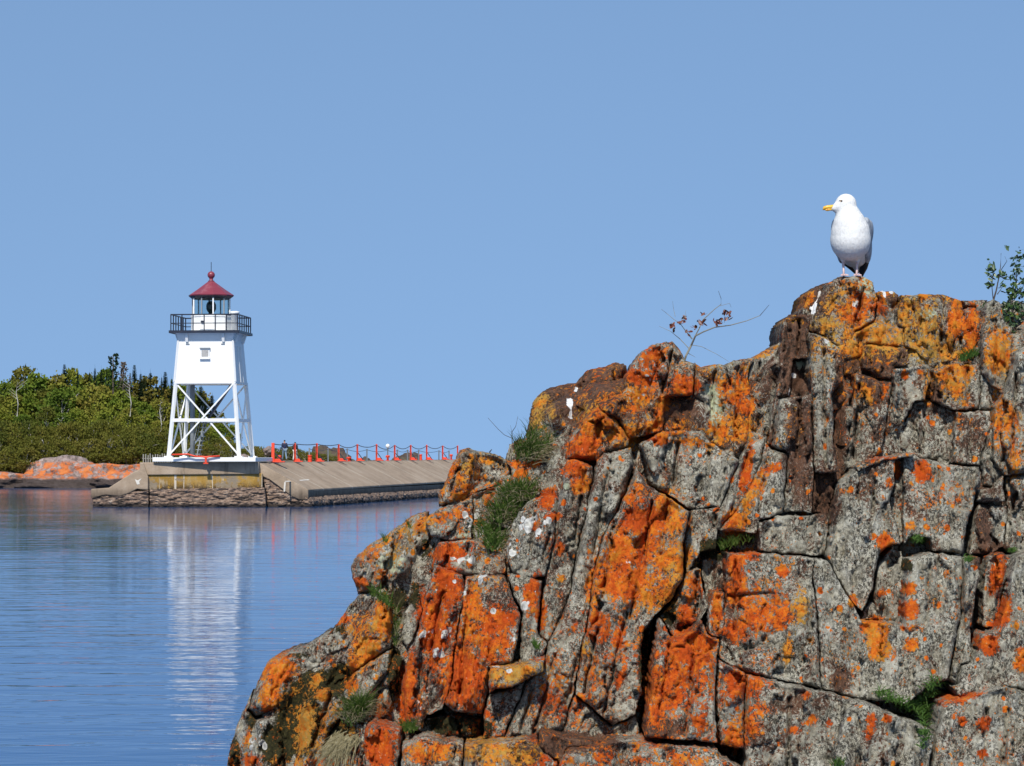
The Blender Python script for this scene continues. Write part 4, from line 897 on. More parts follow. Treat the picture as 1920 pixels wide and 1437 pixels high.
# enclosed watch room
h0, h1 = hw(zb) + .03, hw(zt) + .02; th = .06
V = [(-h0, -h0, zb), (h0, -h0, zb), (h0, h0, zb), (-h0, h0, zb), (-h1, -h1, zt), (h1, -h1, zt), (h1, h1, zt), (-h1, h1, zt)]
MB().add(V, [(3, 2, 1, 0), (4, 5, 6, 7), (0, 1, 5, 4), (1, 2, 6, 5), (2, 3, 7, 6), (3, 0, 4, 7)]).build('watch_room', M['white'], LH, bevel=.01)
for s_ in (-1, 1):
    MB().bar((s_ * h0, -h0 - .01, zb), (s_ * h1, -h1 - .01, zt), .09).build('corner_trim', M['white'], LH)
for y_ in (-.35, .35):
    MB().bar((h0 + .03, y_, zb), (h1 + .03, y_, zt - .3), .16, .1).build('vent_duct', M['white'], LH)
MB().box((0, 0, zb - .05), (2 * h0 + .06, 2 * h0 + .06, .1)).build('floor_frame', M['white'], LH, bevel=.01)
# cornice under the gallery and brackets
zd = zc(624)
MB().add([(-h1, -h1, zt), (h1, -h1, zt), (h1, h1, zt), (-h1, h1, zt), (-h1 - .1, -h1 - .1, zd), (h1 + .1, -h1 - .1, zd), (h1 + .1, h1 + .1, zd), (-h1 - .1, h1 + .1, zd)],
    [(3, 2, 1, 0), (4, 5, 6, 7), (0, 1, 5, 4), (1, 2, 6, 5), (2, 3, 7, 6), (3, 0, 4, 7)]).build('cornice', M['white'], LH)
g = 1.83
for q in range(4):
    Mz = Matrix.Rotation(q * math.pi / 2, 3, 'Z')
    for x_ in (-.98, .98):
        pts = [(x_, -h1 + .02, zd - .02), (x_, -g + .12, zd - .02), (x_, -g + .12, zd - .12), (x_, -h1 - .12, zd - .48), (x_, -h1 + .02, zd - .52)]
        Vv = [Mz @ (Vector(p) + Vector((dx, 0, 0))) for dx in (-.07, .07) for p in pts]
        MB().add(Vv, [tuple(range(5)), tuple(range(9, 4, -1))] + [(i, 5 + i, 5 + (i + 1) % 5, (i + 1) % 5) for i in range(5)]).build('bracket', M['white'], LH)
MB().box((0, 0, zd + .05), (2 * g, 2 * g, .09)).build('gallery_deck', M['white'], LH)
m = MB()
for a, b in (((-g, -g), (g, -g)), ((g, -g), (g, g)), ((g, g), (-g, g)), ((-g, g), (-g, -g))):
    m.bar((a[0] * 1.01, a[1] * 1.01, zd + .05), (b[0] * 1.01, b[1] * 1.01, zd + .05), .09, .14)
m.build('deck_edge', M['dark'], LH)
zr = zc(590)
rail = MB(); e = g - .04
for a, b in sides:
    for zz, wd in ((zr, .07), ((zr + zd) / 2 + .02, .05)): rail.bar((a[0] * e, a[1] * e, zz), (b[0] * e, b[1] * e, zz), wd, wd, 8)
RL = rail.build('gallery_railing', M['dark'], LH)
for a, b in sides:
    for i in range(6):
        t = (i / 6); x_ = a[0] + (b[0] - a[0]) * t; y_ = a[1] + (b[1] - a[1]) * t
        MB().tube([(x_ * e, y_ * e, zd + .09), (x_ * e, y_ * e, zr)], .032, 6).build('baluster', M['dark'], RL)
# lantern
zl, zp, ze, za = zc(588), zc(556), zc(551), zc(524)
MB().lathe([(1.10, zd + .09), (1.10, zl - .12), (1.14, zl - .1), (1.14, zl - .04), (1.05, zl - .03)], n=10).build('lantern_wall', M['white'], LH)
MB().lathe([(1.09, zl - .05), (1.09, zl + .02), (1.0, zl + .03)], n=10).build('lantern_sill', M['dark'], LH)
k = NT('lantern_glass'); k.b.inputs['Transmission Weight'].default_value = 1; k.b.inputs['IOR'].default_value = 1.1
M['glass'] = k.done((.80, .88, .88), .03)
gl = MB()
for i in range(10):
    a0, a1 = (2 * math.pi * i / 10, 2 * math.pi * (i + 1) / 10)
    for rr_ in (1.0,):
        p = [Vector((math.cos(a0) * 1.0, math.sin(a0) * 1.0, zl + .02)), Vector((math.cos(a1) * 1.0, math.sin(a1) * 1.0, zl + .02))]
        q = [v * .985 for v in p]
        for v, c_ in zip(q, p): v.z = c_.z
        uz = Vector((0, 0, zp - zl - .02))
        gl.add([p[0], p[1], p[1] + uz, p[0] + uz, q[0], q[1], q[1] + uz, q[0] + uz], [(0, 1, 2, 3), (7, 6, 5, 4)])
gl.build('lantern_glazing', M['glass'], LH)
for i in range(10):
    a0 = 2 * math.pi * i / 10
    MB().bar((math.cos(a0) * 1.01, math.sin(a0) * 1.01, zl), (math.cos(a0) * 1.01, math.sin(a0) * 1.01, zp + .02), .07).build('astragal', M['white'] if i % 2 == 0 else M['grey_metal'], LH)
RF = MB().lathe([(1.02, zp - .02), (1.06, zp), (1.22, ze - .03), (1.24, ze + .02), (.78, ze + .32), (.20, za - .02), (.16, za + .02)], n=10).build('roof', M['red_roof'], LH)
MB().lathe([(1.0, zp - .05), (1.05, zp - .02), (1.2, ze - .05), (1.215, ze - .03)], n=10).build('eave', M['dark'], LH)
zba = zc(511.5)
MB().lathe([(.15, za - .05), (.17, za + .03), (.1, za + .07), (.1, zba - .2)] + [(.2 * math.sin(a) + .001, zba - .2 * math.cos(a)) for a in [x * math.pi / 10 for x in range(2, 11)]], n=20).build('ventilator_ball', M['red_roof'], LH, True)
MB().lathe([(.17, za + .0), (.17, za + .04)], n=16).build('ventilator_collar', M['dark'], LH)
MB().tube([(0, 0, zba + .15), (0, 0, zc(487))], .018, 6).build('lightning_rod', M['dark'], LH)
MB().lathe([(.12, zl + .0), (.12, zl + .15), (.2, zl + .2), (.27, zl + .34), (.27, zl + .55), (.2, zl + .7), (.08, zl + .76)], n=16).build('lens', M['brass'], LH, True)
MB().lathe([(.07, zl - .2), (.07, zl + .02)], n=10).build('lens_pedestal', M['grey_metal'], LH)
# gallery vent cylinder, window, little wall vents, lantern hatch
MB().lathe([(.2, zd + .09), (.2, zc(587)), (.26, zc(586.5)), (.26, zc(583)), (.16, zc(582))], (1.42, -.7, 0), 20).build('vent_cylinder', M['white'], LH, True)
zw0, zw1 = zc(672), zc(653); yw = lambda z: -(h0 + (h1 - h0) * (z - zb) / (zt - zb))
wx = -.0
ym = yw((zw0 + zw1) / 2) - .0
k = NT('shutter_grey'); M['pane'] = k.done(k.ramp(k.noise(20, 3), [(.3, (.28, .27, .25)), (.7, (.42, .41, .38))]), .5)
WN = MB().box((wx, ym - .03, (zw0 + zw1) / 2), (.5, .1, zw1 - zw0)).build('window', M['white'], LH, bevel=.01)
MB().box((wx, ym - .06, (zw0 + zw1) / 2 + .0), (.36, .08, (zw1 - zw0) * .66)).build('pane', M['pane'], WN)
MB().box((wx, ym - .07, zw1), (.56, .16, .06)).build('drip_cap', M['grey_metal'], WN); MB().box((wx, ym - .08, zw0 - .01), (.56, .18, .07)).build('sill', M['white'], WN)
for x_ in (-.95, .95): MB().box((x_, yw(zc(645)) - .02, zc(645)), (.2, .05, .05)).build('wall_vent', M['grey_metal'], LH)
MB().box((-.25, -1.12, zc(602)), (.14, .06, .1)).build('hatch_latch', M['dark'], LH)
# access tube, ladder stair and its long stringer under the watch room
MB().lathe([(.13, 0), (.13, zb)], (-1.15, .6, 0), 14).build('downpipe', M['grey_metal'], LH, True)
st = MB()
for s_ in (-.28, .28):
    st.bar((-.85 + 0, .6 + s_, .05), (-.45, .6 + s_, zg), .07, .05)
    st.tube([(-1.0, .6 + s_, .9), (-.6, .6 + s_, zg + .8)], .025, 6)
ST = st.build('stair', M['grey_metal'], LH)
for i in range(8):
    t = (i + .5) / 8; MB().box((-.85 + .4 * t, .6, .05 + (zg - .05) * t), (.26, .56, .04)).build('tread', M['grey_metal'], ST)
MB().bar((-.35, .8, zg + .1), (1.0, .8, zb), .3, .1).build('upper_stair', M['dark'], LH)
MB().box((-.6, .6, zg), (1.4, 1.5, .05)).build('landing', M['grey_metal'], LH)

# orange pipe barrier at the foot of the tower
ob = thing('pipe_barrier', at(386, 867, 130.3), 'low bent orange pipe barrier clamped to the white slab below the lighthouse', 'barrier')
o0 = Vector(ob.location)
MB().tube([at(322, 853, 130.3) - o0, at(352, 852, 130.3) - o0, at(366, 856, 130.3) - o0, at(386, 857, 130.28) - o0, at(412, 855.5, 130.3) - o0], .045, 8).build('pipe', M['orange'], ob, True)
MB().box(at(386, 863.5, 130.25) - o0, (.1, .1, .34)).box(at(386, 858, 130.25) - o0, (.24, .12, .06)).box(at(386, 869, 130.25) - o0, (.26, .12, .06)).build('clamp', M['orange'], ob)
# weathered picket fence behind the ramp
fe = thing('picket_fence', at(294, 866, 139), 'short weathered grey picket fence with gaps, left of the lighthouse base', 'fence')
rr = random.Random(3); o0 = Vector(fe.location)
for i in range(13):
    px = 269 + i * 4.4; p = at(px, 866, 139) - o0
    MB().bar(p + Vector((0, 0, -.1)), p + Vector((rr.uniform(-.02, .02), 0, .42 + rr.uniform(-.06, .06))), .055).build('picket', M['wood'], fe)
MB().bar(at(267, 860, 139.1) - o0, at(324, 860, 139.1) - o0, .05).build('rail', M['wood'], fe)
# ---------------------------------------------------------------- woods on the far shore
def leafmat(name, stops, sc=.5):
    k = NT(name)
    oi = k.n('ObjectInfo')
    f = k.math('ADD', k.math('MULTIPLY', k.noise(sc, 4, .7), .7), k.math('MULTIPLY', oi.outputs['Random'], .3))
    c = k.ramp(f, stops)
    k.b.inputs['Subsurface Weight'].default_value = 0
    m = k.done(c, .75, spec=.15)
    tr = k.n('BsdfTranslucent'); k.set(tr.inputs[0], c); ms = k.n('MixShader'); ms.inputs[0].default_value = .25
    k.t.links.new(k.b.outputs[0], ms.inputs[1]); k.t.links.new(tr.outputs[0], ms.inputs[2]); k.t.links.new(ms.outputs[0], k.out.inputs[0])
    return m
M['leaf'] = leafmat('spring_leaves', [(.25, (.05, .09, .012)), (.42, (.115, .165, .018)), (.58, (.20, .215, .026)), (.78, (.21, .15, .035))])
M['leaf2'] = leafmat('olive_leaves', [(.25, (.07, .085, .013)), (.5, (.135, .135, .02)), (.75, (.18, .135, .03))])
M['needle'] = leafmat('spruce_needles', [(.3, (.010, .022, .010)), (.6, (.022, .042, .016)), (.8, (.04, .055, .02))])
M['bark'] = painted('pale_bark', (.42, .40, .34), .9, .7, (.12, .09, .07))
M['darkbark'] = painted('dark_bark', (.09, .07, .055), .9, .5, (.03, .02, .02))
def quads(P, S_, rr, updown=.5):
    V = []; Fc = []
    for p, s in zip(P, S_):
        n_ = Vector((rr.gauss(0, 1), rr.gauss(0, 1), rr.gauss(0, 1) * updown + .6)).normalized(); q = n_.to_track_quat('Z', 'Y'); a = rr.uniform(0, 6.28)
        i = len(V)
        for dx, dy in ((-1, -.5), (0, -.62), (1, -.1), (.3, .6), (-.6, .5)):
            V.append(p + q @ Vector((dx * math.cos(a) - dy * math.sin(a), dx * math.sin(a) + dy * math.cos(a), rr.uniform(-.15, .15))) * s)
        Fc.append((i, i + 1, i + 2, i + 3, i + 4))
    return V, Fc
def mk_deciduous(seed, H=7, Wd=2.2, n=90, mat='leaf', per=26, leaf=.17):
    rr = random.Random(seed); P = []; S_ = []; limbs = MB()
    for i in range(n):
        t = rr.random() ** .75; z = H * (.22 + .78 * t); prof = math.sin(min(1, (1.12 - t) * 1.35) * math.pi / 2) * (.55 + .45 * min(1, t * 3))
        a = rr.uniform(0, 6.28); r_ = Wd * prof * (.35 + .65 * math.sqrt(rr.random())) * rr.uniform(.8, 1.15)
        c = Vector((math.cos(a) * r_, math.sin(a) * r_, z)); cs = rr.uniform(.28, .55) * (Wd / 2.2)
        if i % 6 == 0: limbs.tube([Vector((0, 0, max(.8, z - r_ * 1.2))), c * .55 + Vector((0, 0, z * .4)), c], [.05, .035, .012], 4)
        for _ in range(per):
            P.append(c + Vector((rr.gauss(0, 1), rr.gauss(0, 1), rr.gauss(0, .7))) * cs * .62); S_.append(leaf * rr.uniform(.6, 1.25))
    V, Fc = quads(P, S_, rr)
    return V, Fc, limbs.tube([(0, 0, -.5), (.05, 0, H * .4), (0, .05, H * .9)], [.11, .08, .02], 6)
def mk_spruce(seed, H=9, Wd=1.3):
    rr = random.Random(seed); V = []; Fc = []
    z = H * .12
    while z < H:
        t = 1 - (z / H); R_ = Wd * (t ** .75) * rr.uniform(.8, 1.1) + .10
        for _ in range(int(10 + 16 * t)):
            a = rr.uniform(0, 6.28); L = R_ * rr.uniform(.6, 1.15); w_ = .13 + .10 * t; dr = L * .35
            d = Vector((math.cos(a), math.sin(a), 0)); s_ = Vector((-d.y, d.x, 0)) * w_; i = len(V)
            V += [Vector((0, 0, z)) - s_ * .4, Vector((0, 0, z)) + s_ * .4, d * L * .6 + s_ + Vector((0, 0, z - dr * .5)), d * L + Vector((0, 0, z - dr)), d * L * .6 - s_ + Vector((0, 0, z - dr * .5 - .06))]
            Fc.append((i, i + 1, i + 2, i + 3, i + 4))
        z += .10 + .12 * t
    i = len(V); V += [Vector((-.04, 0, H * .9)), Vector((.04, 0, H * .9)), Vector((0, 0, H * 1.06))]; Fc.append((i, i + 1, i + 2))
    return V, Fc, MB().tube([(0, 0, -.5), (0, 0, H * .95)], [.14, .02], 6)
PRO = {}
def proto_mesh(key, fn, mat):
    V, Fc, tr = fn(); me = bpy.data.meshes.new('crown'); me.from_pydata([tuple(v) for v in V], [], Fc); me.materials.append(M[mat])
    mt = bpy.data.meshes.new('trunk'); mt.from_pydata(tr.v, [], tr.f); mt.materials.append(M['darkbark' if key[0] == 'n' else 'bark']); PRO[key] = (me, mt)
for s_ in range(5): proto_mesh('d%d' % s_, lambda: mk_deciduous(10 + s_, 7, 2.0 + .15 * s_, 95), 'leaf')
for s_ in range(2): proto_mesh('o%d' % s_, lambda: mk_deciduous(30 + s_, 7, 2.1, 80, 'leaf2', 20), 'leaf2')
for s_ in range(3): proto_mesh('n%d' % s_, lambda: mk_spruce(50 + s_), 'needle')
for s_ in range(3): proto_mesh('s%d' % s_, lambda: mk_deciduous(70 + s_, 2.6, 1.7, 60, 'leaf2', 34, .085), 'leaf2')
def plant(key, px, Y, pytop, zbase, label, cat, group, sc=None, rot=0, wd=1):
    H0 = {'d': 7.2, 'o': 7.2, 'n': 9.5, 's': 2.75}[key[0]]
    zt = CZ - (pytop - HZ) / F * Y; s_ = (zt - zbase) / H0
    c = at(px, 862, Y); c.z = zbase
    t = thing({'d': 'broadleaf_tree', 'o': 'broadleaf_tree', 'n': 'spruce_tree', 's': 'shrub'}[key[0]], c, label, cat, group, rot)
    sx = (sc or s_) * wd; t.scale = (sx, sx, s_)
    for nm, me in zip(('crown', 'trunk'), PRO[key]):
        o = bpy.data.objects.new(nm, me); COL.objects.link(o); o.parent = t
    return t
rr = random.Random(11)
def skyline(px):
    pts = [(-80, 712), (0, 706), (60, 692), (120, 690), (180, 694), (240, 706), (300, 716), (350, 728), (385, 748), (410, 775), (440, 803), (470, 826), (500, 840)]
    for (a, b), (c_, d) in zip(pts, pts[1:]):
        if a <= px <= c_: return b + (d - b) * (px - a) / (c_ - a)
    return 712 if px < 0 else 840
where = lambda px: ('at the left edge of the wood' if px < 60 else 'in the left half of the wood' if px < 170 else 'in the right half of the wood' if px < 300 else 'behind the lighthouse legs')
ORD = 'zeroth first second third fourth fifth sixth seventh eighth ninth tenth eleventh twelfth thirteenth fourteenth fifteenth sixteenth seventeenth eighteenth nineteenth twentieth twenty-first twenty-second twenty-third twenty-fourth twenty-fifth twenty-sixth twenty-seventh'.split()
ROWS = ((246, 0, 30, 'the back row of the wood'), (240, 34, 30, 'the second row of the wood'), (234, 70, 32, 'the middle row of the wood'), (229, 112, 34, 'the front row of the wood'))
for ri, (Y, dy, step, rn) in enumerate(ROWS):
    px = -70 + ri * 9; cnt = 0
    while px < 455 - ri * 8:
        x_ = px + rr.uniform(-6, 6); top = skyline(x_) + dy * (845 - skyline(x_)) / 150 + rr.uniform(-8, 14)
        key = 'o%d' % rr.randrange(2) if rr.random() < .25 else 'd%d' % rr.randrange(5)
        if top < 838:
            cnt += 1
            Yt = Y + rr.uniform(-2, 2); zt = CZ - (top - HZ) / F * Yt; hh = zt - 2.9
            plant(key, x_, Yt, top, 2.9, '%s tree, %s from the left in %s' % ('Olive brown' if key[0] == 'o' else 'Leafy green', ORD[cnt], rn), 'tree', 'leafy trees of the shore wood', sc=max(.45, min(.95, hh / 7)) * rr.uniform(.85, 1.1), rot=rr.uniform(0, 6.28))
        px += step * rr.uniform(.8, 1.2)
SPR = [(146,686,.5,'small spruce tip between the lone spruce and the small pair'), (168,689,.4,'tiny spruce tip just left of the small pair of spruces'), (200,686,.5,'little spruce between the small pair and the forked ragged spruce'), (272,697,.5,'low spruce tip right of the tallest pointed spruce'), (303,699,.5,'thin spruce just left of the dark spruce by the watch room'), (121,673,1.0,'dark spruce standing alone on the skyline at the left'), (178,681,.7,'slim spruce on the skyline, left one of the small pair'), (190,684,.7,'slim spruce on the skyline, right one of the small pair'), (252,674,1.0,'tallest pointed spruce between the ragged spruce and the lighthouse'),
       (264,692,.9,'smaller spruce touching the tallest pointed one on its right'), (282,690,1.0,'spruce in the middle of the gap before the lighthouse'), (310,688,1.1,'dark spruce just left of the lighthouse watch room'), (322,702,.7,'small spruce hard against the left leg of the lighthouse'),
       (293,706,.5,'tiny spruce tip between two taller spruces left of the lighthouse'), (244,690,.5,'tiny spruce tip left of the tallest pointed spruce'), (377,717,1.3,'tall spruce seen through the lighthouse frame under the watch room'), (398,735,1.0,'second spruce seen through the lighthouse frame, right of the taller one'), (350,722,.8,'spruce behind the left of the lighthouse frame')]
for i, (px, top, wd, lab) in enumerate(SPR):
    plant('n%d' % (i % 3), px, 243 + (i % 3), top, 2.9, lab, 'spruce', 'spruces standing above the wood', sc=1.0 * wd, rot=i)
# ragged half-dead spruces
def ragged(px, pytop, Y, label, hook):
    c = at(px, 862, Y); c.z = 2.9; H = CZ - (pytop - HZ) / F * Y - 2.9; r_ = random.Random(px)
    t = thing('ragged_spruce', c, label, 'spruce')
    MB().tube([(0, 0, -.4), (0, 0, H * .99)], [.16, .04], 6).build('trunk', M['darkbark'], t)
    P = []; S_ = []
    for i in range(330):
        z = H * (1 - .35 * r_.random() ** 1.3); wd = .18 + .65 * (1 - z / H) / .35
        if hook and z > H * .84: x_ = (.30 if r_.random() < .6 else -.26) * min(1, (z / H - .80) / .1) + r_.gauss(0, .10); P.append(Vector((x_, r_.gauss(0, .12), z + (0 if x_ > 0 else -.25))))
        elif hook and z > H * .8 or r_.random() < .75: P.append(Vector((r_.gauss(0, wd * .55), r_.gauss(0, wd * .5), z)))
        S_.append(.12)
    V, Fc = quads(P, S_[:len(P)] + [.1] * max(0, len(P) - len(S_)), r_)
    pyd('crown', V, Fc, M['needle'] if hook else M['darkbark'], t)
ragged(212, 664, 240, 'ragged spruce with a broken forked top, highest on the skyline', True)
ragged(231, 680, 240, 'reddish brown dying spruce right of the forked one', False)
# bare pale birches
def birch(px, pb, pt, Y, label, seed, spread=1.):
    b = at(px, pb, Y); H = (pb - pt) / F * Y; r_ = random.Random(seed)
    t = thing('bare_birch', b, label, 'birch', 'pale bare birches among the green trees')
    m = MB().tube([(0, 0, -.3), (.1, 0, H * .3), (-.08, 0, H * .65), (.05, 0, H)], [.06, .05, .035, .012], 6); m.build('trunk', M['bark'], t)
    m = MB()
    for i in range(6):
        z = H * (.45 + .09 * i); a = r_.choice((-1, 1)); L = H * r_.uniform(.15, .32) * spread
        m.tube([(0, 0, z), (a * L * .5, r_.uniform(-.3, .3), z + L * .35), (a * L, r_.uniform(-.5, .3), z + L * .8)], [.02, .014, .006], 4)
    m.build('limb', M['bark'], t)
birch(32, 775, 716, 230, 'bare pale tree with spreading limbs near the left edge of the wood', 1, 1.2)
birch(116, 838, 780, 227.5, 'white birch trunk low in the middle of the wood', 2, .5)
birch(301, 815, 750, 228, 'thin pale leaning birch left of the lighthouse leg', 3, .4)
birch(244, 775, 712, 231, 'bare pale birch with twisted top below the tallest pointed spruce', 4, .8)
birch(340, 820, 748, 226, 'pale birch trunk seen behind the left lighthouse leg', 5, .4)
# brush along the water
px = -60; i = 0
while px < 345:
    for row in range(3):
        Y = 226.5 - row * 1.7; x_ = px + row * 6 + rr.uniform(-6, 6)
        base = (2.1, 1.7, 1.0)[row]
        top = (808, 832, 852)[row] + rr.uniform(-20, 12)
        if row == 2 and x_ > 60: continue
        plant('s%d' % rr.randrange(3), x_, Y, top, base, '%s bush, %s from the left in the %s row of shore brush' % (('Olive', 'Green brown', 'Reddish olive')[(i + row) % 3], ORD[i + 1], ('back', 'middle', 'front')[row]), 'bush', 'bushes of the brush along the far shore', sc=rr.uniform(.75, 1.05), rot=rr.uniform(0, 6.28))
    px += 17; i += 1
for j, (x_, top) in enumerate(((352,838),(372,832),(392,836),(414,828),(434,834),(452,842),(470,836),(486,838),(500,842),(522,840),(540,838),(556,842),(572,846),(588,849),(604,852),(620,855))):
    plant('s%d' % (j % 3), x_, 222 + (j % 4), top, 2.1, '%s bush, %s from the left, low down, %s' % (('Low green', 'Low olive', 'Low brownish')[j % 3], ORD[j + 1 if x_ < 480 else j - 6 if x_ < 560 else j - 11], 'seen through the lighthouse legs' if x_ < 480 else 'behind the two walkers' if x_ < 560 else 'right of the two walkers'), 'bush', 'bushes on the low shore behind the breakwater', sc=.62, rot=j)
tag(boulder('orange_rock', at(502, 846, 221) , (.42, .5, .5), 21, M['far_rock'], sub=4), 'small orange topped boulder among the low bushes left of the first orange post', 'rock')
tag(boulder('pale_rock', at(456, 858, 216) , (.6, .5, .3), 23, M['far_rock'], sub=4), 'low pale boulder seen between the right hand lighthouse legs', 'rock')

# ---------------------------------------------------------------- the two walkers
def cloth(n, c): k = NT(n); return k.done(k.mix(k.noise(9, 3), c, tuple(v * .7 for v in c)), .85)
M['skin'] = cloth('skin_tone', (.45, .24, .16)); M['hair'] = cloth('dark_hair', (.015, .012, .01)); M['navy'] = cloth('navy_cloth', (.012, .02, .07)); M['black'] = cloth('black_cloth', (.012, .014, .02))
M['jean'] = cloth('pale_denim', (.20, .28, .36)); M['light'] = cloth('pale_trousers', (.62, .58, .52)); M['shoe'] = cloth('dark_shoes', (.01, .01, .01))
def person(px, pyf, Y, H, label, jacket, trousers, stride, rz):
    c = at(px, pyf, Y); t = thing('person', c, label, 'person', None, rz); u = H / 1.72
    q = lambda x, y, z: (x * u, y * u, z * u)
    s = stride
    J = {'pel': (q(0, 0, .95), .13 * u), 'wst': (q(0, .01, 1.1), .12 * u), 'chs': (q(0, 0, 1.3), .155 * u), 'nek': (q(0, -.01, 1.47), .055 * u), 'hd0': (q(0, -.02, 1.56), .075 * u), 'hd1': (q(0, -.03, 1.64), .088 * u), 'hd2': (q(0, -.02, 1.70), .06 * u)}
    E = [('pel', 'wst'), ('wst', 'chs'), ('chs', 'nek'), ('nek', 'hd0'), ('hd0', 'hd1'), ('hd1', 'hd2')]
    for n_, a in (('l', -1), ('r', 1)):
        k_ = a * s
        J.update({n_ + 'hp': (q(a * .09, 0, .9), .095 * u), n_ + 'kn': (q(a * .1, -.1 * k_ - .03, .5), .06 * u), n_ + 'an': (q(a * .1, -.26 * k_ + (.0 if k_ > 0 else .02), .09), .042 * u), n_ + 'to': (q(a * .11, -.26 * k_ - .16, .035), .032 * u),
                  n_ + 'sh': (q(a * .18, 0, 1.40), .065 * u), n_ + 'el': (q(a * .25, .07 * k_ + .03, 1.14), .045 * u), n_ + 'wr': (q(a * .24, .14 * k_ - .09, .92), .032 * u), n_ + 'hn': (q(a * .235, .16 * k_ - .12, .85), .03 * u)})
        E += [('pel', n_ + 'hp'), (n_ + 'hp', n_ + 'kn'), (n_ + 'kn', n_ + 'an'), (n_ + 'an', n_ + 'to'), ('chs', n_ + 'sh'), (n_ + 'sh', n_ + 'el'), (n_ + 'el', n_ + 'wr'), (n_ + 'wr', n_ + 'hn')]
    skinned('body', J, E, M['skin'], t)
    g = lambda ks, k_: {a: (J[a][0], J[a][1] * k_) for a in ks}
    ks = ['pel', 'wst', 'chs', 'lsh', 'lel', 'lwr', 'rsh', 'rel', 'rwr']
    skinned('jacket', g(ks, 1.25), [('pel', 'wst'), ('wst', 'chs'), ('chs', 'lsh'), ('lsh', 'lel'), ('lel', 'lwr'), ('chs', 'rsh'), ('rsh', 'rel'), ('rel', 'rwr')], jacket, t)
    ks = ['pel', 'lhp', 'lkn', 'lan', 'rhp', 'rkn', 'ran']
    skinned('trousers', g(ks, 1.28), [('pel', 'lhp'), ('lhp', 'lkn'), ('lkn', 'lan'), ('pel', 'rhp'), ('rhp', 'rkn'), ('rkn', 'ran')], trousers, t)
    for a in 'lr': skinned('shoe', g([a + 'an', a + 'to'], 1.35), [(a + 'an', a + 'to')], M['shoe'], t, 1)
    hr = dict(a=(q(0, .02, 1.70), .095 * u), b=(q(0, .045, 1.62), .09 * u)); skinned('hair', hr, [('a', 'b')], M['hair'], t)
person(533.5, 863.5, 196, 1.62, 'walker in a navy jacket and faded jeans behind the first orange post', M['navy'], M['jean'], 1, R(200))
person(553.5, 864.5, 196, 1.50, 'walker in a black jacket and pale trousers, partly hidden by the second orange post', M['black'], M['light'], -1, R(165))

# ---------------------------------------------------------------- gull
k = NT('gull_plumage'); z = k.n('SeparateXYZ'); k.set(z.inputs[0], k.tc.outputs['Object'])
M['plum'] = k.done(k.mix(k.step(k.noise(60, 4), .45, .7), (.72, .71, .67), (.62, .60, .56)), .8, k.bump(k.noise(90, 4, .7, vec=k.map((1, 1, .35))), .8, .006))
k = NT('gull_wing')
M['wing'] = k.done(k.mix(k.step(k.noise(40, 3, vec=k.map((1, 1, .3))), .45, .6), (.36, .38, .40), (.22, .24, .26)), .7, k.bump(k.noise(80, 3, .7, vec=k.map((1, 1, .25))), .6, .004))
k = NT('gull_primaries'); M['prim'] = k.done((.012, .012, .014), .6, k.bump(k.noise(60, 2), .4, .003))
k = NT('gull_bill'); M['bill'] = k.done((.78, .42, .03), .35)
k = NT('gull_bill_spot'); M['spot'] = k.done((.45, .06, .02), .4)
k = NT('gull_leg'); M['gleg'] = k.done(k.mix(k.noise(60, 3), (.70, .52, .48), (.52, .36, .34)), .6)
k = NT('gull_eye'); M['eye'] = k.done((.02, .018, .012), .1)
k = NT('gull_eye_ring'); M['ering'] = k.done((.65, .35, .1), .5)
GY = 15.2
# depth of the knob under the feet
top_o = ROCKS[1][0]; vs_ = [top_o.matrix_basis @ v.co + ORG for v in top_o.data.vertices]
def ground_at(x, y, r_=.05):
    c = [v.z for v in vs_ if abs(v.x - x) < r_ and abs(v.y - y) < r_]; return max(c) if c else None
GY = min(v.y for v in vs_ if abs((v.x / v.y * F + 960) - 1596) < 12 and v.z > max(q.z for q in vs_) - .05) + .10
pxm = F / GY
G0 = at(1596, 517, GY); G0.z = max(v.z for v in vs_ if abs(v.x - G0.x) < .08)
GU = thing('gull', G0, 'white herring gull with grey wings and yellow bill standing on the highest rock', 'gull')
FZ = 517 - (G0.z - at(1596, 517, GY).z) * pxm
def gp_(px, py, d=0.): return Vector(((px - 1596) / pxm, d, (517 - py) / pxm))
def ell(bm, c, r, rx=0, ry=0, rz=0, seg=20):
    Mx = Matrix.Translation(c) @ Matrix.Rotation(rz, 4, 'Z') @ Matrix.Rotation(ry, 4, 'Y') @ Matrix.Rotation(rx, 4, 'X') @ Matrix.Diagonal((*r, 1))
    bmesh.ops.create_uvsphere(bm, u_segments=seg, v_segments=seg // 2 + 2, radius=1, matrix=Mx)
bm = bmesh.new(); u = 1 / pxm
ell(bm, gp_(1595.5, 450, .02), (38.5 * u, 42 * u, 40 * u)); ell(bm, gp_(1595, 438, .01), (37 * u, 38 * u, 40 * u))                         # breast
ell(bm, gp_(1597.5, 458, .05), (36 * u, 44 * u, 29 * u))                         # belly
ell(bm, gp_(1606, 464, .13), (30 * u, 50 * u, 27 * u), R(-30), 0, R(-15))      # rear
ell(bm, gp_(1593, 425, .0), (32 * u, 33 * u, 34 * u)); ell(bm, gp_(1591, 414, .0), (26 * u, 27 * u, 32 * u))                          # shoulders
ell(bm, gp_(1590, 407, .0), (22 * u, 24 * u, 28 * u))                          # neck
ell(bm, gp_(1587, 395, .0), (20 * u, 20 * u, 20 * u))
ell(bm, gp_(1586, 384, 0), (20.5 * u, 19 * u, 20.5 * u))                         # head
ell(bm, gp_(1577, 388, -.005), (18 * u, 14 * u, 13 * u), 0, R(-20))
ell(bm, gp_(1568, 390.5, -.008), (12 * u, 9 * u, 7 * u), 0, R(-14))
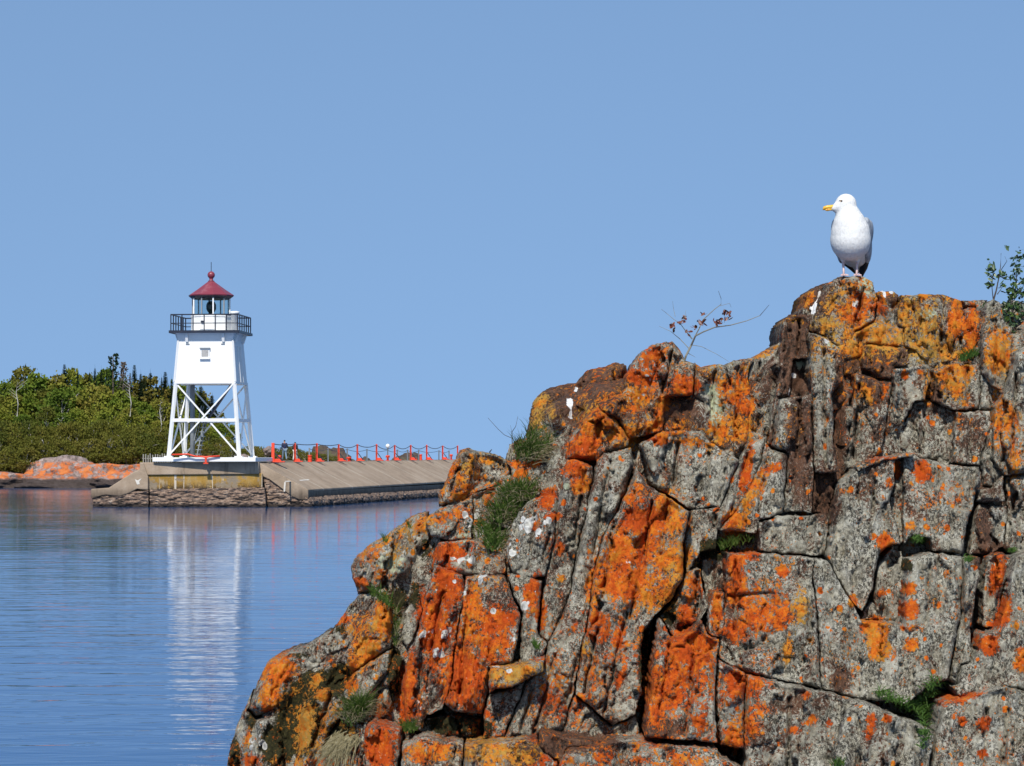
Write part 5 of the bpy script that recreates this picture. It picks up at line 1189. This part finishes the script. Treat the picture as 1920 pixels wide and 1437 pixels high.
ell(bm, gp_(1615, 475, .22), (16 * u, 46 * u, 12 * u), R(-42), 0, R(-16))      # rump and tail
ell(bm, gp_(1583, 482, .05), (6 * u, 7 * u, 12 * u)); ell(bm, gp_(1610, 483, .05), (6 * u, 7 * u, 12 * u))
me = bpy.data.meshes.new('t'); bm.to_mesh(me); bm.free()
baked('body', me, [('REMESH', dict(mode='VOXEL', voxel_size=.0048)), ('SMOOTH', dict(factor=.9, iterations=22))], M['plum'], GU)
def wing(sgn, name='wing'):
    bm = bmesh.new()
    if sgn > 0:
        ell(bm, gp_(1628, 443, .05), (9 * u, 34 * u, 30 * u), R(-38), R(12), R(-20)); ell(bm, gp_(1631, 460, .10), (8 * u, 42 * u, 20 * u), R(-40), R(6), R(-16))
        ell(bm, gp_(1620, 424, .02), (11 * u, 20 * u, 17 * u), R(-20), R(25), R(-10))
    else:
        ell(bm, gp_(1573, 440, .08), (10 * u, 34 * u, 30 * u), R(-38), R(-10), R(0)); ell(bm, gp_(1582, 458, .16), (9 * u, 44 * u, 18 * u), R(-40), 0, R(-12))
    me = bpy.data.meshes.new('t'); bm.to_mesh(me); bm.free()
    return baked(name, me, [('REMESH', dict(mode='VOXEL', voxel_size=.004)), ('SMOOTH', dict(factor=.6, iterations=4))], M['wing'], GU)
def feathers(parent, pts, wd, mat, n=4, name='primaries'):
    m = MB()
    for i in range(n):
        o_ = Vector((i * .004, i * .004, -i * .012)); P = [p + o_ * (j / (len(pts) - 1)) for j, p in enumerate(pts)]
        m.tube(P, [wd, wd * 1.1, wd * .85, wd * .25], 8)
    return m.build(name, mat, parent, True)
w1 = wing(1)
feathers(w1, [gp_(1633, 458, .12), gp_(1632, 474, .16), gp_(1628, 490, .20), gp_(1622, 505, .24)], 6.5 * u, M['prim'])
w2 = wing(-1)
feathers(w2, [gp_(1580, 470, .2), gp_(1594, 482, .25), gp_(1608, 490, .28), gp_(1618, 499, .31)], 6 * u, M['prim'])
# bill
bl = MB().tube([gp_(1571, 388.5, -.006), gp_(1560, 389, -.01), gp_(1551, 389.5, -.012), gp_(1545, 391, -.013), gp_(1542.5, 395, -.013)], [4.6 * u, 4.0 * u, 3.6 * u, 3.1 * u, .9 * u], 12).build('bill', M['bill'], GU, True)
MB().tube([gp_(1568, 392.5, -.006), gp_(1556, 393.5, -.01), gp_(1550, 394.5, -.012), gp_(1545, 394.2, -.012)], [2.8 * u, 2.7 * u, 2.6 * u, .8 * u], 10).build('lower_bill', M['bill'], bl, True)
MB().lathe([(.1 * u, -1.8 * u), (1.9 * u, -1 * u), (2.2 * u, 0), (1.9 * u, 1 * u), (.1 * u, 1.8 * u)], gp_(1551, 394.3, -.014), 10).build('bill_spot', M['spot'], bl, True)
ec = gp_(1576.5, 379.5, -.047)
ey = MB().lathe([(.1 * u, -2.1 * u), (1.7 * u, -1.2 * u), (2.2 * u, 0), (1.7 * u, 1.2 * u), (.1 * u, 2.1 * u)], ec, 12).build('eye', M['eye'], GU, True)
MB().tube([ec + Vector((math.cos(a) * 2.6 * u, -.001, math.sin(a) * 1.8 * u)) for a in [i * math.pi / 6 for i in range(13)]], .5 * u, 5).build('eye_ring', M['ering'], ey, True)
MB().tube([ec + Vector((-5 * u, .004, 1.6 * u)), ec + Vector((0, -.0015, 2.8 * u)), ec + Vector((6 * u, .006, 2.0 * u))], 1.1 * u, 6).build('brow', M['plum'], ey, True)
for k_, (a, b) in enumerate((((1583, 485), (1582.5, 516)), ((1610, 487), (1606.5, 516)))):
    fx = gp_(*b, .0); gz = ground_at(G0.x + fx.x, GY + .02, .035); fz = (gz - G0.z if gz else 0) + .004
    A_ = gp_(*a, .05); Bt = Vector((fx.x, .01, fz))
    lg = MB().tube([A_, A_.lerp(Bt, .45) + Vector((0, .006, 0)), A_.lerp(Bt, .55), Bt], [3.2 * u, 2.4 * u, 2.0 * u, 2.2 * u], 8).build('leg', M['gleg'], GU, True)
    ft = MB()
    tips = [Bt + Vector((math.sin(t) * .045, -math.cos(t) * .05, -.004)) for t in (-.55, 0, .55)]
    for tp in tips: ft.tube([Bt, (Bt + tp) / 2 + Vector((0, 0, .004)), tp], [2 * u, 1.7 * u, 1 * u], 6)
    for p, q_ in zip(tips, tips[1:]): ft.add([Bt, p, q_, Bt + Vector((0, 0, -.002)), p + Vector((0, 0, -.002)), q_ + Vector((0, 0, -.002))], [(0, 1, 2), (5, 4, 3), (1, 4, 5, 2)])
    ft.build('foot', M['gleg'], lg)

# ---------------------------------------------------------------- plants growing on the outcrop
def surf_depth(px, py):
    best = 99
    for o, B in ROCKS:
        if o.name.startswith('rock_mass'): continue
        if B[:, 0].min() - 4 < px < B[:, 0].max() + 4 and B[:, 1].min() - 4 < py < B[:, 1].max() + 4:
            co_ = np.empty(len(o.data.vertices) * 3, 'f'); o.data.vertices.foreach_get('co', co_); co_ = co_.reshape(-1, 3) + np.array(ORG)
            X = co_[:, 0] / co_[:, 1] * F + 960; Yp = HZ - (co_[:, 2] - CZ) / co_[:, 1] * F
            m = (abs(X - px) < 6) & (abs(Yp - py) < 6)
            if m.any(): best = min(best, co_[m, 1].min())
    return best if best < 99 else base_depth(px, py) + .1
def grassmat(name, stops):
    k = NT(name); f = k.noise(45, 3, .7); c = k.ramp(f, stops)
    m = k.done(c, .6, spec=.2); tr = k.n('BsdfTranslucent'); k.set(tr.inputs[0], c); ms = k.n('MixShader'); ms.inputs[0].default_value = .3
    k.t.links.new(k.b.outputs[0], ms.inputs[1]); k.t.links.new(tr.outputs[0], ms.inputs[2]); k.t.links.new(ms.outputs[0], k.out.inputs[0]); return m
M['grass'] = grassmat('grass_blades', [(.3, (.02, .045, .008)), (.5, (.065, .125, .018)), (.62, (.14, .19, .04)), (.75, (.34, .33, .16))])
M['straw'] = grassmat('dry_grass', [(.3, (.12, .10, .05)), (.55, (.30, .26, .14)), (.75, (.50, .44, .30))])
M['fern'] = grassmat('green_fern', [(.3, (.025, .06, .012)), (.5, (.06, .13, .02)), (.7, (.12, .20, .04))])
def blades(pts, rr_, L, wd, lean=(0, 0), droop=.5, spread=.5):
    V = []; Fc = []
    for p in pts:
        a = rr_.uniform(0, 6.28); l = L * rr_.uniform(.5, 1.15)
        d = Vector((math.cos(a) * spread + lean[0], math.sin(a) * spread * .6 - .35, 1 + lean[1])).normalized()
        s_ = Vector((d.z, 0, -d.x)).normalized() * wd * rr_.uniform(.6, 1.2)
        i = len(V); n_ = 4; pos = Vector(p)
        for j in range(n_ + 1):
            t = j / n_; w_ = s_ * (1 - t) ** .7
            V += [pos - w_, pos + w_]
            pos = pos + d * l / n_; d = (d + Vector((math.cos(a) * .2, -.08, -droop * rr_.uniform(.5, 1.3))) * .5).normalized()
        for j in range(n_): Fc.append((i + 2 * j, i + 2 * j + 1, i + 2 * j + 3, i + 2 * j + 2))
    return V, Fc
def tuft(name, spots, n, L, wd, label, mat='grass', lean=(0, 0), droop=.5, spread=.5, seed=1, dry=0, cat='grass tuft', fwd=0):
    rr_ = random.Random(seed); P = []
    spots = list(spots) + [((a[0] + b[0]) / 2, (a[1] + b[1]) / 2, (a[2] + b[2]) / 2) for a, b in zip(spots, spots[1:])]
    ds = [(x, y, r_, surf_depth(x, y)) for x, y, r_ in spots]
    for _ in range(n):
        x, y, r_, d = rr_.choice(ds); P.append(at(x + rr_.gauss(0, r_ * .5), y + rr_.gauss(0, r_ * .35), d - fwd + rr_.uniform(-.07, .02)))
    c = sum(P, Vector()) / len(P); P = [p - c for p in P]
    if dry:
        t = thing(name, c, label, cat); kd = int(n * dry)
        V, Fc = blades(P[kd:], rr_, L, wd, lean, droop, spread); pyd('green_blades', V, Fc, M[mat], t)
        V, Fc = blades(P[:kd], rr_, L * 1.15, wd * .8, (lean[0] * 1.5, -.6), droop * 1.6, spread * 1.2); pyd('dry_blades', V, Fc, M['straw'], t)
    else:
        V, Fc = blades(P, rr_, L, wd, lean, droop, spread); tag(pyd(name, V, Fc, M[mat], None, loc=c), label, cat)
tuft('grass_tuft', [(925,1025,16),(935,1000,20),(950,965,24),(975,935,26),(945,985,22),(985,930,14),(915,1005,14),(955,940,14)], 2000, .15, .0034, 'large dark green grass tuft filling the gully left of the white lichen rosettes', dry=.22, seed=2)
tuft('grass_tuft', [(985,860,14),(1005,845,18),(1030,830,20),(1055,820,14),(975,852,12),(1020,812,16),(1045,800,10),(1062,800,10)], 1500, .16, .0030, 'long pale grass tuft leaning over the ledge below the brown boulder', lean=(.35, -.1), dry=.4, seed=3)
tuft('grass_tuft', [(672,1345,14),(680,1330,10),(660,1350,16)], 600, .17, .0030, 'bright green grass tuft with dry trailing blades, near the bottom beside the square orange block', dry=.35, seed=4)
tuft('dry_grass', [(650,1400,18),(640,1380,14),(668,1385,12)], 260, .22, .0026, 'straw coloured dry grass hanging below the bright green tuft', mat='straw', lean=(-.7, -1.5), droop=.6, seed=41)
tuft('grass_tuft', [(712,1118,12),(730,1135,8),(700,1116,8)], 150, .09, .0026, 'small green tuft above the round orange boulder on the left slope', seed=5)
tuft('grass_tuft', [(742,1175,7),(740,1210,6),(745,1150,6)], 110, .10, .0024, 'thin grass growing in the narrow cleft right of the round orange boulder', dry=.4, seed=6)
tuft('grass_tuft', [(765,1372,8),(775,1368,8),(755,1366,6)], 120, .09, .0026, 'small green tuft on top of the square orange block at the bottom', seed=7)
tuft('grass_tuft', [(1375,1020,12),(1355,1028,8),(1400,1015,10)], 130, .08, .0026, 'dark grass in the hollow above the big orange and grey block', seed=8)
tuft('grass_tuft', [(1808,673,9),(1826,666,7)], 110, .07, .0028, 'bright green tuft in the notch between two orange columns at the top right', mat='fern', seed=9)
tuft('grass_tuft', [(1008,1216,5),(1002,1210,4)], 50, .06, .0024, 'tiny green tuft in the crack of the grey column left of centre', mat='fern', seed=10)
tuft('grass_tuft', [(722,1016,5)], 20, .10, .0018, 'sparse wiry stems on the ridge of the rounded boulder above the water', seed=11, spread=.3)
tuft('grass_tuft', [(768,990,4)], 14, .08, .0018, 'few dark stems on the slope where the rounded boulder meets the rock', seed=12, spread=.3)
tuft('moss_clump', [(1572,1434,10)], 80, .05, .0026, 'small green clump at the bottom edge under the big grey face', mat='fern', seed=13, cat='plant')
def fern(spots, n, label, seed, L=.088):
    tuft('fern', spots, n, L, .0031, label, 'fern', droop=1.25, spread=1.0, seed=seed + 60, cat='fern', fwd=.04)
fern([(1650,1303,8),(1660,1307,10),(1708,1324,10),(1728,1338,8),(1668,1312,12),(1690,1318,12),(1700,1330,12),(1720,1325,12),(1735,1310,10),(1745,1290,10),(1755,1278,10),(1740,1330,10),(1732,1360,8)], 420, 'curling green fern spilling from the ledge at the lower right', 1)
fern([(1738,1375,6),(1728,1400,6),(1735,1350,6)], 90, 'thin green fern strands hanging in the vertical crack at the lower right', 6, .07)
fern([(1718,1012,9),(1728,1017,8),(1712,1016,8)], 220, 'small dark curled fern on the joint right of centre', 2, .07)
fern([(1815,1050,7)], 50, 'tiny fern beside the brown framed block', 3, .05)
fern([(1898,1034,6)], 40, 'tiny fern near the right edge above the dark crack', 4, .05)
# woody plants
M['twig'] = painted('grey_twig', (.20, .19, .15), .9, .3); M['dtwig'] = painted('dark_twig', (.05, .04, .035), .9, .3)
k = NT('bronze_leaf'); M['bronze'] = k.done(k.ramp(k.noise(30, 3), [(.35, (.06, .012, .010)), (.55, (.15, .04, .018)), (.7, (.22, .12, .02))]), .45)
k = NT('shrub_leaf'); M['gleaf'] = k.done(k.ramp(k.noise(25, 3), [(.35, (.012, .03, .010)), (.55, (.04, .08, .018)), (.75, (.12, .17, .03))]), .4)
def leaf_mesh(P, size, rr_, up=.5):
    V = []; Fc = []
    for p in P:
        n_ = Vector((rr_.gauss(0, .6), rr_.gauss(-.5, .6), rr_.gauss(up, .6))).normalized(); q = n_.to_track_quat('Z', 'Y'); a = rr_.uniform(0, 6.28); s = size * rr_.uniform(.7, 1.25)
        i = len(V)
        for x, y, z_ in ((-1, 0, 0), (-.35, .42, -.12), (.45, .38, -.1), (1.05, 0, -.1), (.45, -.38, -.1), (-.35, -.42, -.12)):
            V.append(p + q @ Vector((x * math.cos(a) - y * math.sin(a), x * math.sin(a) + y * math.cos(a), z_)) * s)
        Fc.append((i, i + 1, i + 2, i + 3)); Fc.append((i, i + 3, i + 4, i + 5))
    return V, Fc
def woody(name, root, Y, stems, leaves, label, cat, tm, lm, size, seed=1):
    rr_ = random.Random(seed); o0 = at(*root, Y)
    t = thing(name, o0, label, cat)
    for nm, pts, r0, r1 in stems:
        dz = [rr_.uniform(-.03, .03) * i for i in range(len(pts))]
        P = [at(x, y, Y + d) - o0 for (x, y), d in zip(pts, dz)]
        MB().tube(P, [r0 + (r1 - r0) * i / (len(P) - 1) for i in range(len(P))], 6).build(nm, M[tm], t)
    if leaves:
        P = []
        for x, y, r_, n_ in leaves: P += [at(x + rr_.gauss(0, r_ * .5), y + rr_.gauss(0, r_ * .5), Y + rr_.uniform(-.05, .05)) - o0 for _ in range(n_)]
        V, Fc = leaf_mesh(P, size, rr_); pyd('leaves', V, Fc, M[lm], t)
YT = surf_depth(1285, 690) + .12
woody('sapling', (1280, 676), YT, [('stem', [(1279,690),(1286,668),(1296,648),(1304,630),(1320,622),(1340,614),(1370,610),(1400,602),(1425,592),(1442,572)], .0075, .0012),
    ('branch', [(1298,636),(1285,620),(1276,608)], .004, .0015), ('branch', [(1304,630),(1310,618),(1318,600),(1340,580),(1352,571),(1352,560),(1347,546)], .004, .001), ('branch', [(1350,574),(1368,569),(1371,577)], .0015, .0008),
    ('branch', [(1292,654),(1275,636),(1258,622),(1236,612)], .003, .0009), ('branch', [(1296,647),(1315,650),(1345,665),(1366,678)], .0022, .0008), ('branch', [(1276,608),(1262,598),(1250,588),(1240,580)], .002, .0008),
    ('branch', [(1266,594),(1263,580),(1261,565)], .0015, .0007), ('branch', [(1289,662),(1304,670)], .002, .0008), ('branch', [(1276,608),(1284,594),(1286,582)], .0018, .0008)],
    [(1262,612,10,9),(1275,604,9,9),(1283,594,6,6),(1292,622,6,6),(1312,608,8,9),(1318,590,5,5),(1318,604,7,6),(1345,606,9,9),(1352,600,7,6),(1364,598,8,9),(1366,585,6,6),(1355,588,4,3),(1300,615,5,4)], 'leaning sapling with bronze leaf clusters and bare twigs above the orange peaked rock', 'sapling', 'twig', 'bronze', .017, 4)
YS = base_depth(1870, 580) + .02
woody('leafy_shrub', (1885, 600), YS, [('stem', [(1863,562),(1868,545),(1873,520),(1876,500),(1877,475)], .006, .0015), ('stem', [(1900,600),(1896,570),(1905,540),(1906,510),(1907,480)], .006, .0015),
    ('branch', [(1862,560),(1860,540),(1862,510),(1860,495)], .003, .001), ('branch', [(1873,520),(1878,505),(1888,490),(1884,481)], .003, .001), ('branch', [(1870,552),(1880,538)], .003, .001), ('branch', [(1896,570),(1915,545),(1925,520)], .003, .001), ('stem', [(1890,640),(1888,610),(1893,580)], .006, .003)],
    [(1856,495,7,8),(1853,505,6,6),(1862,508,7,8),(1858,517,8,8),(1862,530,9,8),(1853,537,6,7),(1876,516,5,6),(1883,517,7,8),(1897,520,9,12),(1908,500,8,8),(1900,484,9,9),(1912,484,8,8),(1912,505,8,10),(1915,525,10,14),(1903,535,10,16),(1890,545,8,10),(1880,534,6,7),(1897,552,12,22),(1912,550,10,16),(1892,572,9,14),(1905,575,12,24),(1895,590,9,16),(1892,606,8,14),(1898,625,8,10),(1915,590,8,10),(1889,466,5,3),(1908,470,6,5),(1845,570,6,6),(1930,540,20,60),(1940,500,16,30),(1885,575,9,20),(1880,600,7,14),(1895,612,8,22),(1903,640,7,14),(1912,575,12,30),(1898,556,12,18),(1886,590,8,10),(1908,600,10,16),(1910,515,9,10)],
    'leafy dark green shrub rising behind the rocks at the right edge', 'shrub', 'dtwig', 'gleaf', .018, 5)
woody('bare_twig', (961, 832), surf_depth(962, 840) + .02, [('stem', [(961,838),(960,822),(960,810)], .003, .002), ('branch', [(960,822),(946,816),(934,805),(924,794),(915,784)], .002, .0009), ('branch', [(960,810),(967,800),(971,781)], .002, .0009), ('branch', [(960,812),(957,798)], .001, .0006)], None, 'bare forked twig on the rounded rock shoulder above the pale grass', 'twig', 'dtwig', None, .01)
woody('dry_seed_head', (916, 850), surf_depth(916, 858) + .02, [('stem', [(915,854),(919,847)], .0018, .0012), ('seed_head', [(918,848),(922,843)], .004, .002)], None, 'tiny dark seed head on the mound beside the last orange post', 'twig', 'dtwig', None, .01)
